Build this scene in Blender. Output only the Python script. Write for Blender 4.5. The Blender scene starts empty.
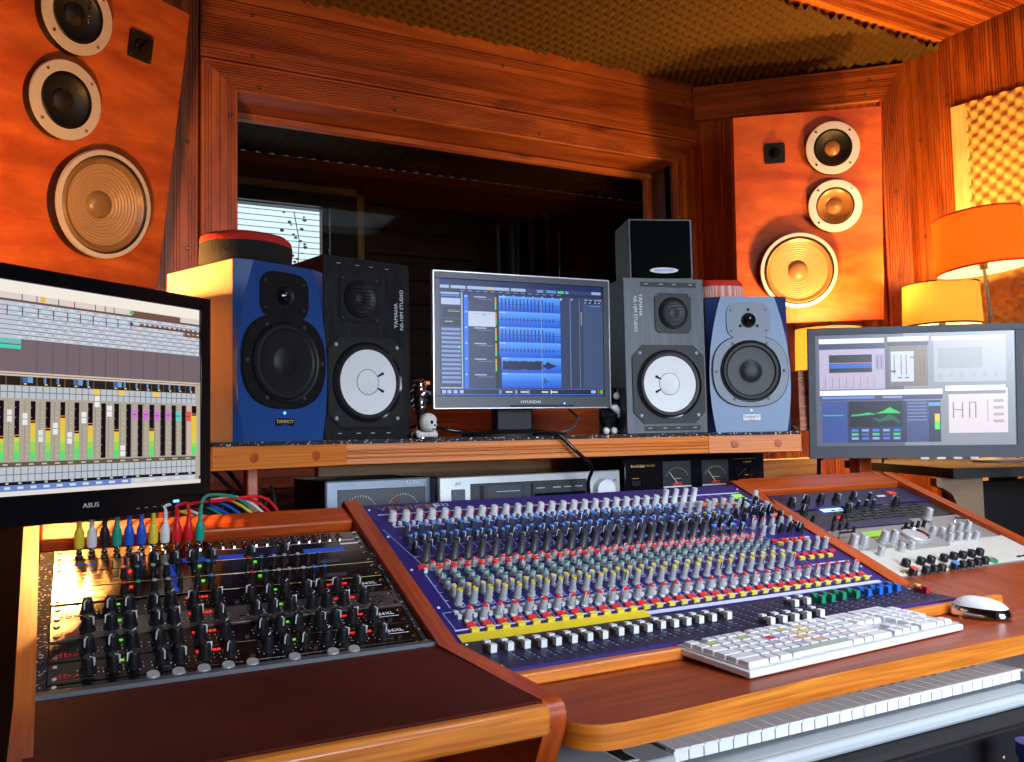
import bpy, math, random
from mathutils import Matrix, Vector
random.seed(7)
scn = bpy.context.scene
COL = scn.collection
rad = math.radians
V = Vector

# ------------------------------------------------------------------ camera
CAM = V((0, 0, 1.12)); FPX = 878.565
_yaw, _pitch, _roll = rad(27.984), rad(3.702), rad(-1.188)
_f = V((math.sin(_yaw)*math.cos(_pitch), math.cos(_yaw)*math.cos(_pitch), math.sin(_pitch)))
_r = V((math.cos(_yaw), -math.sin(_yaw), 0)); _u = _r.cross(_f)
_r2 = _r*math.cos(_roll) + _u*math.sin(_roll); _u2 = -_r*math.sin(_roll) + _u*math.cos(_roll)
cd = bpy.data.cameras.new('camera'); cam = bpy.data.objects.new('camera', cd); COL.objects.link(cam)
cd.sensor_width = 36; cd.lens = 36*FPX/1024; cd.clip_start = .02; cd.clip_end = 60
cm = Matrix((_r2, _u2, -_f)).transposed().to_4x4(); cm.translation = CAM
cam.matrix_world = cm; scn.camera = cam

# survey of the photograph: where the sight line through (px, py) meets a real plane of the room
def ray(px, py): return _r2*((px-512)/FPX) - _u2*((py-381)/FPX) + _f
def on_plane(px, py, p, n):
    r = ray(px, py); n = V(n); return CAM + r*((V(p)-CAM).dot(n)/r.dot(n))
def aty(px, py, y): return on_plane(px, py, (0, y, 0), (0, 1, 0))
def atz(px, py, z): return on_plane(px, py, (0, 0, z), (0, 0, 1))
def atx(px, py, x): return on_plane(px, py, (x, 0, 0), (1, 0, 0))
def frame(pos, heading=0, tilt=0, roll=0):
    # local x = right, local y = away from the viewer, local z = up
    return Matrix.Translation(V(pos)) @ Matrix.Rotation(rad(heading), 4, 'Z') @ Matrix.Rotation(rad(tilt), 4, 'X') @ Matrix.Rotation(rad(roll), 4, 'Y')

# ------------------------------------------------------------------ materials
MATS = {}
def nodes(name):
    m = bpy.data.materials.new(name); m.use_nodes = True; MATS[name] = m
    nt = m.node_tree; return m, nt, nt.nodes['Principled BSDF']
def mat(name, c, rough=.5, metal=0, coat=0, spec=.5, em=None, es=0, noise=0, nscale=60, bump=0):
    m, nt, b = nodes(name)
    b.inputs['Base Color'].default_value = (*c, 1); b.inputs['Roughness'].default_value = rough
    b.inputs['Metallic'].default_value = metal; b.inputs['Coat Weight'].default_value = coat
    b.inputs['Coat Roughness'].default_value = .15
    b.inputs['Specular IOR Level'].default_value = spec
    if em: b.inputs['Emission Color'].default_value = (*em, 1); b.inputs['Emission Strength'].default_value = es
    if noise or bump:
        tc = nt.nodes.new('ShaderNodeTexCoord'); n = nt.nodes.new('ShaderNodeTexNoise')
        n.inputs['Scale'].default_value = nscale; n.inputs['Detail'].default_value = 3
        nt.links.new(tc.outputs['Object'], n.inputs['Vector'])
        if noise:
            cr = nt.nodes.new('ShaderNodeValToRGB')
            cr.color_ramp.elements[0].position = .3; cr.color_ramp.elements[1].position = .7
            cr.color_ramp.elements[0].color = (*[x*(1-noise) for x in c], 1)
            cr.color_ramp.elements[1].color = (*[min(1, x*(1+noise)) for x in c], 1)
            nt.links.new(n.outputs['Fac'], cr.inputs['Fac']); nt.links.new(cr.outputs['Color'], b.inputs['Base Color'])
        if bump:
            bp = nt.nodes.new('ShaderNodeBump'); bp.inputs['Strength'].default_value = bump; bp.inputs['Distance'].default_value = .002
            nt.links.new(n.outputs['Fac'], bp.inputs['Height']); nt.links.new(bp.outputs['Normal'], b.inputs['Normal'])
    return m
def wood(name, dark, light, rough=.4, spec=.5, coat=0, su=1.2, sv=22, knots=.0, dist=1.2, bump=.15, fine=.5):
    m, nt, b = nodes(name); N = nt.nodes; L = nt.links
    uv = N.new('ShaderNodeUVMap'); mp = N.new('ShaderNodeMapping'); mp.inputs['Scale'].default_value = (su, sv, 1)
    L.new(uv.outputs['UV'], mp.inputs['Vector'])
    n = N.new('ShaderNodeTexNoise'); n.inputs['Scale'].default_value = 1; n.inputs['Detail'].default_value = 6
    n.inputs['Distortion'].default_value = dist; n.inputs['Roughness'].default_value = .6
    L.new(mp.outputs['Vector'], n.inputs['Vector'])
    cr = N.new('ShaderNodeValToRGB'); e = cr.color_ramp.elements
    e[0].position = .32; e[0].color = (*dark, 1); e[1].position = .68; e[1].color = (*light, 1)
    L.new(n.outputs['Fac'], cr.inputs['Fac'])
    col = cr.outputs['Color']
    mp2 = N.new('ShaderNodeMapping'); mp2.inputs['Scale'].default_value = (su*3, sv*5, 1)
    L.new(uv.outputs['UV'], mp2.inputs['Vector'])
    n2 = N.new('ShaderNodeTexNoise'); n2.inputs['Scale'].default_value = 1; n2.inputs['Detail'].default_value = 3
    L.new(mp2.outputs['Vector'], n2.inputs['Vector'])
    mx = N.new('ShaderNodeMix'); mx.data_type = 'RGBA'; mx.blend_type = 'MULTIPLY'; mx.inputs['Factor'].default_value = fine
    cr2 = N.new('ShaderNodeValToRGB'); cr2.color_ramp.elements[0].position = .35; cr2.color_ramp.elements[0].color = (.45, .4, .38, 1)
    cr2.color_ramp.elements[1].position = .6
    L.new(n2.outputs['Fac'], cr2.inputs['Fac']); L.new(col, mx.inputs['A']); L.new(cr2.outputs['Color'], mx.inputs['B'])
    col = mx.outputs['Result']
    if knots:
        mp3 = N.new('ShaderNodeMapping'); mp3.inputs['Scale'].default_value = (1.9, 4.6, 1)
        L.new(uv.outputs['UV'], mp3.inputs['Vector'])
        vo = N.new('ShaderNodeTexVoronoi'); vo.inputs['Scale'].default_value = 1; L.new(mp3.outputs['Vector'], vo.inputs['Vector'])
        cr3 = N.new('ShaderNodeValToRGB'); cr3.color_ramp.elements[0].position = .03; cr3.color_ramp.elements[0].color = (.12, .08, .06, 1)
        cr3.color_ramp.elements[1].position = .14
        L.new(vo.outputs['Distance'], cr3.inputs['Fac'])
        m3 = N.new('ShaderNodeMix'); m3.data_type = 'RGBA'; m3.blend_type = 'MULTIPLY'; m3.inputs['Factor'].default_value = knots
        L.new(col, m3.inputs['A']); L.new(cr3.outputs['Color'], m3.inputs['B']); col = m3.outputs['Result']
    L.new(col, b.inputs['Base Color'])
    b.inputs['Roughness'].default_value = rough; b.inputs['Coat Weight'].default_value = coat; b.inputs['Coat Roughness'].default_value = .12; b.inputs['Specular IOR Level'].default_value = spec
    bp = N.new('ShaderNodeBump'); bp.inputs['Strength'].default_value = bump; bp.inputs['Distance'].default_value = .001
    L.new(n2.outputs['Fac'], bp.inputs['Height']); L.new(bp.outputs['Normal'], b.inputs['Normal'])
    return m
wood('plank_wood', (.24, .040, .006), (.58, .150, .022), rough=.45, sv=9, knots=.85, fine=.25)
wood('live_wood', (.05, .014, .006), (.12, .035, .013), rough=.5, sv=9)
wood('desk_wood', (.32, .036, .003), (.62, .100, .008), rough=.42, coat=.08, su=2, sv=30, knots=.5)
wood('tray_wood', (.24, .028, .003), (.46, .075, .008), rough=.42, coat=.05, su=1.6, sv=26, dist=2.2)
wood('edge_wood', (.58, .13, .010), (.92, .31, .035), rough=.38, coat=.15, su=2, sv=40)
wood('shelf_wood', (.58, .12, .010), (.86, .27, .030), rough=.5, coat=0, su=1.2, sv=60)
wood('pale_wood', (.42, .22, .09), (.62, .37, .17), rough=.5, su=1.5, sv=20, knots=.6)
wood('veneer', (.42, .058, .008), (.64, .140, .020), rough=.5, coat=0, su=6, sv=1.6, dist=2.2, bump=.03)
wood('black_oak', (.004, .004, .005), (.022, .022, .025), rough=.5, spec=.18, su=3, sv=22, dist=3, bump=.1)
wood('sheen_oak', (.045, .052, .068), (.07, .08, .10), rough=.45, su=3, sv=22, dist=3, bump=.05)  # black cabinet wood with the window's sheen put into the colour
wood('pinboard', (.75, .55, .22), (.85, .66, .30), rough=.6, su=2, sv=10)
mat('armrest', (.095, .012, .004), .6, spec=.12, noise=.3, nscale=5)
mat('screw', (.35, .22, .10), .35, .9)
mat('chrome', (.75, .75, .76), .12, 1)
mat('silver', (.56, .56, .57), .35, .45)
mat('brushed_ring', (.72, .70, .68), .4, .45)
mat('deck_silver', (.68, .70, .72), .35, .6)
mat('amp_grey', (.22, .26, .34), .35, .3)
mat('black', (.005, .005, .006), .45, spec=.3)
mat('black_gloss', (.006, .006, .008), .12)
mat('black_matte', (.008, .008, .009), .75)
mat('dark_hole', (.002, .002, .002), .9)
mat('rubber', (.009, .009, .010), .5, spec=.35)
mat('cone_dark', (.008, .008, .010), .45, spec=.35)
mat('cone_paper', (.75, .75, .76), .7, bump=.15, nscale=400)
mat('cone_kraft', (.36, .22, .11), .45, bump=.1, nscale=200)
mat('cone_cap', (.22, .12, .05), .35)
mat('dome_brown', (.30, .14, .05), .3)
mat('baffle_lit', (.085, .155, .29), .4)  # blue front made paler to carry the daylight falling on it
mat('blue_side', (.008, .025, .11), .5)
mat('blue_left', (.012, .06, .24), .38)
mat('cab_side', (.50, .30, .17), .4)
mat('plate_lit', (.10, .125, .18), .42)  # driver plates of the lit monitor, daylight put into the colour
mat('fabric_black', (.010, .009, .009), .95, bump=.8, nscale=300)
mat('fabric_red', (.55, .02, .01), .9, bump=.6, nscale=200)
mat('grille', (.003, .004, .004), .95, spec=.05)
mat('white_plastic', (.78, .78, .78), .35)
mat('key_white', (.80, .80, .82), .35)
mat('piano_white', (.78, .78, .80), .35)
mat('piano_body', (.38, .41, .43), .4)
mat('piano_front', (.48, .51, .54), .4)
mat('white_matte', (.80, .79, .77), .8)
mat('bone', (.70, .67, .62), .8, noise=.15, nscale=90, bump=.5)
mat('dark_frame', (.025, .028, .036), .4)
mat('hy_frame', (.045, .05, .065), .35)
mat('mon_frame', (.07, .078, .10), .45)
mat('steel_lip', (.62, .64, .68), .3, .7)
mat('console_blue', (.018, .012, .150), .42)
mat('console_fader', (.012, .011, .055), .5)
mat('console_back', (.03, .012, .10), .4)
mat('print_white', (.55, .62, .85), .6)
mat('print_light', (.38, .50, .78), .6)
mat('gold_text', (.42, .24, .06), .45, .3)
mat('knob_grey', (.38, .39, .40), .5); mat('knob_light', (.60, .61, .62), .5); mat('dull_wood', (.22, .13, .065), .6)
mat('knob_dark', (.045, .048, .06), .42)
mat('knob_black', (.010, .010, .012), .35)
mat('cap_blue', (.03, .22, .75), .4)
mat('cap_red', (.70, .03, .03), .4)
mat('cap_green', (.02, .28, .13), .4)
mat('cap_yellow', (.72, .58, .08), .4)
mat('cap_teal', (.02, .33, .26), .4)
mat('btn_white', (.66, .68, .70), .5)
mat('btn_red', (.75, .03, .04), .4)
mat('btn_yellow', (.80, .66, .08), .4)
mat('tape_yellow', (.78, .60, .02), .6)
mat('fader_white', (.74, .75, .76), .4)
mat('fader_body', (.09, .09, .09), .5)
mat('fader_green', (.01, .25, .13), .4)
mat('fader_blue', (.01, .14, .62), .4)
mat('fader_red', (.50, .02, .02), .4)
mat('tape_blue', (.02, .10, .75), .5)
mat('rack_black', (.055, .045, .042), .2, .9)
mat('rack_bronze', (.20, .15, .12), .17, 1)
mat('rack_grey', (.17, .145, .14), .3, .7)
mat('rack_purple', (.016, .012, .05), .35)
mat('rack_dark', (.018, .013, .012), .35)
mat('dbx_red', (.7, .02, .02), .5)
mat('label_white', (.75, .75, .78), .6)
mat('label_gold', (.75, .55, .16), .5)
mat('plastic_yellow', (.80, .64, .04), .4)
mat('plastic_white', (.80, .80, .80), .4)
mat('plastic_teal', (.01, .34, .25), .4)
mat('plastic_blue', (.01, .10, .60), .4)
mat('plastic_red', (.72, .01, .02), .4)
mat('synth_silver', (.34, .32, .30), .4, .3)
mat('synth_white', (.58, .55, .49), .5)
mat('foam', (.11, .058, .015), .95, spec=.1); mat('foam_lit', (.60, .36, .12), .95, spec=.1)  # wall foam is a lighter copy, lamplight put into its colour
mat('foam_dark', (.05, .04, .03), .95)
mat('blind', (.45, .55, .70), .6)
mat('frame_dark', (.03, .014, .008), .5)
mat('floor_dark', (.05, .02, .012), .6, noise=.3, nscale=3)
mat('wall_dim', (.10, .035, .015), .7)
mat('knit', (.62, .48, .40), .9)
mat('blue_plastic', (.01, .04, .28), .35)
mat('plush_black', (.006, .006, .007), 1)
mat('grey_strip', (.10, .11, .13), .5)
mat('leaf', (.40, .50, .32), .7)
for nm, c, s in [('led_red', (1, .02, .01), 9), ('led_green', (.2, 1, .05), 5), ('led_blue', (.05, .2, 1), 12), ('led_orange', (1, .22, .02), 7),
                 ('lcd_blue', (.25, .42, 1), 5), ('lcd_green', (.40, .80, .02), 1.1), ('meter_green', (.35, 1, .05), 2.2), ('bulb', (1, .62, .25), 30), ('leaf_blue', (.02, .03, .8), 1.2)]:
    mat(nm, tuple(x*.3 for x in c), .4, em=c, es=s*(.10 if nm == 'led_orange' else .13) if nm.startswith('led') and nm != 'led_blue' else s*.6)
def glass(name, tint=(1, 1, 1), refl=.06):
    m, nt, b = nodes(name); N = nt.nodes; L = nt.links
    tr = N.new('ShaderNodeBsdfTransparent'); tr.inputs['Color'].default_value = (*tint, 1)
    gl = N.new('ShaderNodeBsdfGlossy'); gl.inputs['Roughness'].default_value = .02
    fr = N.new('ShaderNodeFresnel'); fr.inputs['IOR'].default_value = 1.22
    mx = N.new('ShaderNodeMixShader'); L.new(fr.outputs['Fac'], mx.inputs['Fac'])
    L.new(tr.outputs[0], mx.inputs[1]); L.new(gl.outputs[0], mx.inputs[2])
    L.new(mx.outputs[0], N['Material Output'].inputs['Surface'])
glass('pane_glass', (.75, .78, .75))
def shade_mat(name, c, tr=.6, em=0):
    m, nt, b = nodes(name); N = nt.nodes; L = nt.links
    d = N.new('ShaderNodeBsdfDiffuse'); t = N.new('ShaderNodeBsdfTranslucent')
    tc = N.new('ShaderNodeTexCoord'); mp = N.new('ShaderNodeMapping'); mp.inputs['Scale'].default_value = (60, 60, 400)
    n = N.new('ShaderNodeTexNoise'); n.inputs['Scale'].default_value = 1; L.new(tc.outputs['Object'], mp.inputs['Vector']); L.new(mp.outputs['Vector'], n.inputs['Vector'])
    cr = N.new('ShaderNodeValToRGB'); cr.color_ramp.elements[0].color = (*[x*.75 for x in c], 1); cr.color_ramp.elements[1].color = (*c, 1)
    L.new(n.outputs['Fac'], cr.inputs['Fac']); L.new(cr.outputs[0], d.inputs['Color']); L.new(cr.outputs[0], t.inputs['Color'])
    mx = N.new('ShaderNodeMixShader'); mx.inputs['Fac'].default_value = tr; L.new(d.outputs[0], mx.inputs[1]); L.new(t.outputs[0], mx.inputs[2])
    L.new(mx.outputs[0], N['Material Output'].inputs['Surface'])
shade_mat('shade_liner', (.97, .93, .82), .55); shade_mat('shade_orange', (.98, .22, .03), .6); shade_mat('shade_yellow', (.98, .66, .20), .6)
mat('shade_trim', (.75, .03, .01), .6)
mat('shade_inner', (.95, .85, .7), .8)
def screen_mat():
    m, nt, b = nodes('screen'); N = nt.nodes; L = nt.links
    a = N.new('ShaderNodeVertexColor'); a.layer_name = 'Col'
    b.inputs['Base Color'].default_value = (.005, .005, .005, 1); b.inputs['Roughness'].default_value = .3; b.inputs['Specular IOR Level'].default_value = .3
    L.new(a.outputs['Color'], b.inputs['Emission Color']); b.inputs['Emission Strength'].default_value = 1.0
screen_mat()
MATS['screen_glare'] = MATS['screen'].copy(); _b = MATS['screen_glare'].node_tree.nodes['Principled BSDF']; _b.inputs['Coat Weight'].default_value = 1; _b.inputs['Coat Roughness'].default_value = .25; _b.inputs['Coat IOR'].default_value = 1.9; _b.inputs['Emission Strength'].default_value = 1.5  # coat reflects the window; raised emission adds painted haze
def speck_mat():
    m, nt, b = nodes('speckled_mat'); N = nt.nodes; L = nt.links
    tc = N.new('ShaderNodeTexCoord'); v = N.new('ShaderNodeTexVoronoi'); v.inputs['Scale'].default_value = 360
    L.new(tc.outputs['Object'], v.inputs['Vector'])
    sep = N.new('ShaderNodeSeparateColor'); L.new(v.outputs['Color'], sep.inputs[0])
    g = N.new('ShaderNodeMath'); g.operation = 'GREATER_THAN'; g.inputs[1].default_value = .88; L.new(sep.outputs[0], g.inputs[0])
    cr = N.new('ShaderNodeValToRGB'); cr.color_ramp.interpolation = 'CONSTANT'; cr.color_ramp.elements[0].color = (.35, .38, .45, 1)
    for p, c in [(.35, (.06, .08, .2, 1)), (.6, (.4, .1, .05, 1)), (.75, (.6, .6, .6, 1))]:
        e = cr.color_ramp.elements.new(p); e.color = c
    L.new(sep.outputs[1], cr.inputs['Fac'])
    mx = N.new('ShaderNodeMix'); mx.data_type = 'RGBA'; mx.inputs['A'].default_value = (.012, .012, .014, 1)
    L.new(g.outputs[0], mx.inputs['Factor']); L.new(cr.outputs[0], mx.inputs['B']); L.new(mx.outputs['Result'], b.inputs['Base Color'])
    b.inputs['Roughness'].default_value = .85
speck_mat()
def knit_mat():
    m, nt, b = nodes('knit_pattern'); N = nt.nodes; L = nt.links
    tc = N.new('ShaderNodeTexCoord'); mp = N.new('ShaderNodeMapping'); mp.inputs['Scale'].default_value = (1, 1, 1)
    L.new(tc.outputs['UV'], mp.inputs['Vector'])
    w1 = N.new('ShaderNodeTexWave'); w1.inputs['Scale'].default_value = 14; w1.inputs['Distortion'].default_value = 0; w1.bands_direction = 'X'
    w2 = N.new('ShaderNodeTexWave'); w2.inputs['Scale'].default_value = 34; w2.bands_direction = 'DIAGONAL'; w2.inputs['Distortion'].default_value = 1
    L.new(mp.outputs[0], w1.inputs['Vector']); L.new(mp.outputs[0], w2.inputs['Vector'])
    mu = N.new('ShaderNodeMath'); mu.operation = 'MULTIPLY'; L.new(w1.outputs['Fac'], mu.inputs[0]); L.new(w2.outputs['Fac'], mu.inputs[1])
    g = N.new('ShaderNodeMath'); g.operation = 'GREATER_THAN'; g.inputs[1].default_value = .22; L.new(mu.outputs[0], g.inputs[0])
    mx = N.new('ShaderNodeMix'); mx.data_type = 'RGBA'; mx.inputs['A'].default_value = (.62, .50, .42, 1); mx.inputs['B'].default_value = (.60, .03, .03, 1)
    L.new(g.outputs[0], mx.inputs['Factor']); L.new(mx.outputs['Result'], b.inputs['Base Color']); b.inputs['Roughness'].default_value = .9
knit_mat()

# ------------------------------------------------------------------ mesh builder
class MB:
    def __init__(s): s.v = []; s.f = []; s.m = []; s.uv = []; s.c = []; s.M = Matrix()
    def add(s, vs, fs, m, uvs=None, col=None):
        o = len(s.v); s.v += [s.M @ V(p) for p in vs]
        for i, f in enumerate(fs):
            s.f.append([o+k for k in f]); s.m.append(m); s.c.append(col)
            s.uv.append(uvs[i] if uvs else [(vs[k][0], vs[k][1]) for k in f])
        return s
    def quad(s, a, b, c, d, m, uv=None, col=None): return s.add([a, b, c, d], [(0, 1, 2, 3)], m, [uv] if uv else None, col)
    def box(s, x0, x1, y0, y1, z0, z1, m, off=None):
        vs = [(x, y, z) for z in (z0, z1) for y in (y0, y1) for x in (x0, x1)]
        fs = [(0, 2, 3, 1), (4, 5, 7, 6), (0, 1, 5, 4), (2, 6, 7, 3), (0, 4, 6, 2), (1, 3, 7, 5)]
        d = [x1-x0, y1-y0, z1-z0]; L = d.index(max(d)); o = off if off is not None else random.random()*9
        uvs = []
        for f in fs:
            const = [all(abs(vs[k][a]-vs[f[0]][a]) < 1e-9 for k in f) for a in range(3)].index(True)
            ax = [a for a in range(3) if a != const]
            if L in ax: ax.sort(key=lambda a: a != L)
            uvs.append([(vs[k][ax[0]]+o, vs[k][ax[1]]+o*3) for k in f])
        return s.add(vs, fs, m, uvs)
    def cbox(s, c, d, m): return s.box(c[0]-d[0]/2, c[0]+d[0]/2, c[1]-d[1]/2, c[1]+d[1]/2, c[2]-d[2]/2, c[2]+d[2]/2, m)
    def lathe(s, prof, m, n=24, M=None, cap=True):
        # prof: (r, z) or (r, z, material) ; the material belongs to the band that starts there
        old = s.M; s.M = s.M @ M if M else s.M
        vs = []; 
        for p in prof:
            for k in range(n):
                a = 2*math.pi*k/n; vs.append((p[0]*math.cos(a), p[0]*math.sin(a), p[1]))
        o = len(s.v); s.v += [s.M @ V(p) for p in vs]
        for i in range(len(prof)-1):
            mm = prof[i][2] if len(prof[i]) > 2 else m
            for k in range(n):
                f = [o+i*n+k, o+i*n+(k+1) % n, o+(i+1)*n+(k+1) % n, o+(i+1)*n+k]
                s.f.append(f); s.m.append(mm); s.c.append(None); s.uv.append([(k/n, prof[i][1]), ((k+1)/n, prof[i][1]), ((k+1)/n, prof[i+1][1]), (k/n, prof[i+1][1])])
        if cap:
            for i, rev in ((0, True), (len(prof)-1, False)):
                if prof[i][0] > 1e-5:
                    mm = prof[i][2] if len(prof[i]) > 2 else m
                    f = [o+i*n+k for k in range(n)]; f = f[::-1] if rev else f
                    s.f.append(f); s.m.append(mm); s.c.append(None); s.uv.append([(0, 0)]*n)
        s.M = old; return s
    def prism(s, poly, z0, z1, m, M=None, mtop=None):
        old = s.M; s.M = s.M @ M if M else s.M
        n = len(poly); vs = [(x, y, z0) for x, y in poly]+[(x, y, z1) for x, y in poly]
        s.add(vs, [tuple(range(n))[::-1]], m); s.add(vs, [tuple(range(n, 2*n))], mtop or m)
        per = [0]
        for i in range(n): per.append(per[-1]+math.dist(poly[i], poly[(i+1) % n]))
        s.add(vs, [(i, (i+1) % n, n+(i+1) % n, n+i) for i in range(n)], m, [[(per[i], z0), (per[i+1], z0), (per[i+1], z1), (per[i], z1)] for i in range(n)])
        s.M = old; return s
    def tube(s, path, r, m, n=8, taper=None):
        pts = [V(p) for p in path]; vs = []; up = V((0, 0, 1))
        for i, p in enumerate(pts):
            t = (pts[min(i+1, len(pts)-1)]-pts[max(i-1, 0)]).normalized()
            a = t.cross(up if abs(t.z) < .9 else V((1, 0, 0))).normalized(); b = t.cross(a)
            rr = taper[i] if taper else r
            vs += [tuple(p+(a*math.cos(2*math.pi*k/n)+b*math.sin(2*math.pi*k/n))*rr) for k in range(n)]
        fs = [(i*n+k, i*n+(k+1) % n, (i+1)*n+(k+1) % n, (i+1)*n+k) for i in range(len(pts)-1) for k in range(n)]
        fs += [tuple(range(n))[::-1], tuple(range((len(pts)-1)*n, len(pts)*n))]
        return s.add(vs, fs, m)
    def sphere(s, c, r, m, sx=1, sy=1, sz=1, n=16, k=10):
        old = s.M; s.M = s.M @ Matrix.Translation(V(c)) @ Matrix.Diagonal((sx, sy, sz, 1))
        s.lathe([(max(1e-4, r*math.sin(math.pi*i/k)), -r*math.cos(math.pi*i/k)) for i in range(k+1)], m, n, cap=False)
        s.M = old; return s
    def build(s, name, parent=None, mw=None, bevel=0, smooth=True, angle=35, solid=0):
        me = bpy.data.meshes.new(name); me.from_pydata([tuple(p) for p in s.v], [], s.f)
        names = []; 
        for x in s.m:
            if x not in names: names.append(x)
        for x in names: me.materials.append(MATS[x])
        me.polygons.foreach_set('material_index', [names.index(x) for x in s.m])
        ul = me.uv_layers.new(name='UVMap'); flat = [c for f in s.uv for p in f for c in p]; ul.data.foreach_set('uv', flat)
        if any(c is not None for c in s.c):
            ca = me.color_attributes.new('Col', 'FLOAT_COLOR', 'CORNER')
            d = []
            for f, c in zip(s.f, s.c):
                for _ in f: d += [*(c or (0, 0, 0)), 1]
            ca.data.foreach_set('color', d)
        if smooth:
            me.polygons.foreach_set('use_smooth', [True]*len(me.polygons)); me.set_sharp_from_angle(angle=rad(angle))
        me.update()
        o = bpy.data.objects.new(name, me); COL.objects.link(o)
        if parent: o.parent = parent
        if mw is not None: o.matrix_local = mw
        if bevel:
            b = o.modifiers.new('bevel', 'BEVEL'); b.width = bevel; b.segments = 2; b.limit_method = 'ANGLE'; b.angle_limit = rad(50)
        return o
def rrect(w, h, r, n=5, cx=0, cy=0):
    out = []
    for sx, sy, a0 in ((1, 1, 0), (-1, 1, 90), (-1, -1, 180), (1, -1, 270)):
        for i in range(n+1):
            a = rad(a0+90*i/n); out.append((cx+sx*(w/2-r)+r*math.cos(a), cy+sy*(h/2-r)+r*math.sin(a)))
    return out
FRONT = Matrix.Rotation(rad(90), 4, 'X')       # drawing on a face that looks towards -y: local z -> -y, local y -> z
def T(x, y, z): return Matrix.Translation((x, y, z))

def thing(name, label, cat, mw=None, group=None):
    o = bpy.data.objects.new(name, None); COL.objects.link(o); o.empty_display_size = .05
    if mw is not None: o.matrix_world = mw
    o['label'] = label; o['category'] = cat
    if group: o['group'] = group
    return o
def tag(o, label, cat, group=None):
    o['label'] = label; o['category'] = cat
    if group: o['group'] = group
    return o
def struct(o): o['kind'] = 'structure'; return o
def inst(o, name, parent, mw):
    c = bpy.data.objects.new(name, o.data); COL.objects.link(c); c.parent = parent; c.matrix_local = mw
    for md in o.modifiers:
        b = c.modifiers.new(md.name, md.type); b.width = md.width; b.segments = md.segments; b.limit_method = md.limit_method; b.angle_limit = md.angle_limit
    return c
def text(s, size, m, mw, parent, name='lettering', depth=.0003, align='CENTER', sx=1.0, shear=0):
    cu = bpy.data.curves.new(name, 'FONT'); cu.body = s; cu.size = size; cu.extrude = depth; cu.align_x = align; cu.align_y = 'CENTER'; cu.shear = shear
    cu.resolution_u = 2
    t = bpy.data.objects.new('tmp_text', cu); COL.objects.link(t)
    dg = bpy.context.evaluated_depsgraph_get(); me = bpy.data.meshes.new_from_object(t.evaluated_get(dg))
    bpy.data.objects.remove(t); bpy.data.curves.remove(cu)
    me.materials.clear(); me.materials.append(MATS[m])
    o = bpy.data.objects.new(name, me); COL.objects.link(o)
    if parent: o.parent = parent
    o.matrix_local = mw @ Matrix.Diagonal((sx, 1, 1, 1)); return o

def plank(mb, p0, dL, L, dW, W, nrm, m, ribs=True, e0=0, e1=0, th=.022, depth=.006, pitch=.0092):
    # a decking board: starts at p0, runs L along dL, W across dW; nrm is its outward face; e0/e1 slant the ends (mitres)
    p0, dL, dW, nrm = V(p0), V(dL).normalized(), V(dW).normalized(), V(nrm).normalized()
    prof = [(0, -th), (0, -.003), (.003, 0)]
    if ribs:
        n = max(2, int((W-.012)/pitch)); x0 = (W-n*pitch)/2
        for i in range(n):
            if n > 10 and i in (3, 4, n-5, n-4): continue
            x = x0+i*pitch+pitch*.3; prof += [(x, 0), (x+pitch*.06, -depth), (x+pitch*.50, -depth), (x+pitch*.56, 0)]
    prof += [(W-.003, 0), (W, -.003), (W, -th)]
    o = random.random()*20; vs = []; k = len(prof)
    for w, h in prof: vs.append(p0+dL*(e0*w/W)+dW*w+nrm*h)
    for w, h in prof: vs.append(p0+dL*(L+e1*w/W)+dW*w+nrm*h)
    flip = dL.cross(dW).dot(nrm) < 0
    fs, uv = [], []
    for i in range(k-1):
        f = (i, k+i, k+i+1, i+1); u = [(o, prof[i][0]+o), (o+L, prof[i][0]+o), (o+L, prof[i+1][0]+o), (o, prof[i+1][0]+o)]
        if flip: f = f[::-1]; u = u[::-1]
        fs.append(f); uv.append(u)
    fs += [tuple(range(k)), tuple(range(k, 2*k))]; uv += [[(o, i*.01) for i in range(k)]]*2
    mb.add([tuple(v) for v in vs], fs, m, uv)
def screws(mb, pts, nrm, r=.0045):
    q = V((0, 0, 1)).rotation_difference(V(nrm)).to_matrix().to_4x4()
    for p in pts: mb.lathe([(r*1.5, 0, 'dark_hole'), (r, .001), (r*.8, .0022)], 'screw', 10, M=T(*p) @ q)
def foam_grid(mb, o, du, dv, nrm, U, Vv, m, pitch=.05, amp=.02, sub=4, base=0, diag=False, keep=None):
    o, du, dv, nrm = V(o), V(du).normalized(), V(dv).normalized(), V(nrm).normalized()
    nu, nv = int(U/pitch*sub), int(Vv/pitch*sub); vs = []; fs = []
    for j in range(nv+1):
        for i in range(nu+1):
            u, v = U*i/nu, Vv*j/nv; a = math.cos(math.pi*u/pitch)*math.cos(math.pi*v/pitch) if diag else (math.cos(2*math.pi*u/pitch)+math.cos(2*math.pi*v/pitch))*.5
            vs.append(tuple(o+du*u+dv*v+nrm*(amp*(a*.5+.5)+base)))
    for j in range(nv):
        for i in range(nu):
            a = j*(nu+1)+i; f = (a, a+1, a+nu+2, a+nu+1)
            if keep and not keep(vs[a]): continue
            if du.cross(dv).dot(nrm) < 0: f = f[::-1]
            fs.append(f)
    mb.add(vs, fs, m)
#==PART2==
# ------------------------------------------------------------------ the room
YW = 2.95; ZC = 2.636
C0 = V((2.502, YW, 0)); C1 = V((3.133, 2.377, 0)); dA = (C1-C0).normalized(); nA = V((dA.y, -dA.x, 0))
if nA.y > 0: nA = -nA
dR = V((.213, -.977, 0)).normalized(); nR = V((-.977, -.213, 0)).normalized(); C2 = C1+dR*4.8
UP = V((0, 0, 1)); PW = 'plank_wood'

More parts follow.
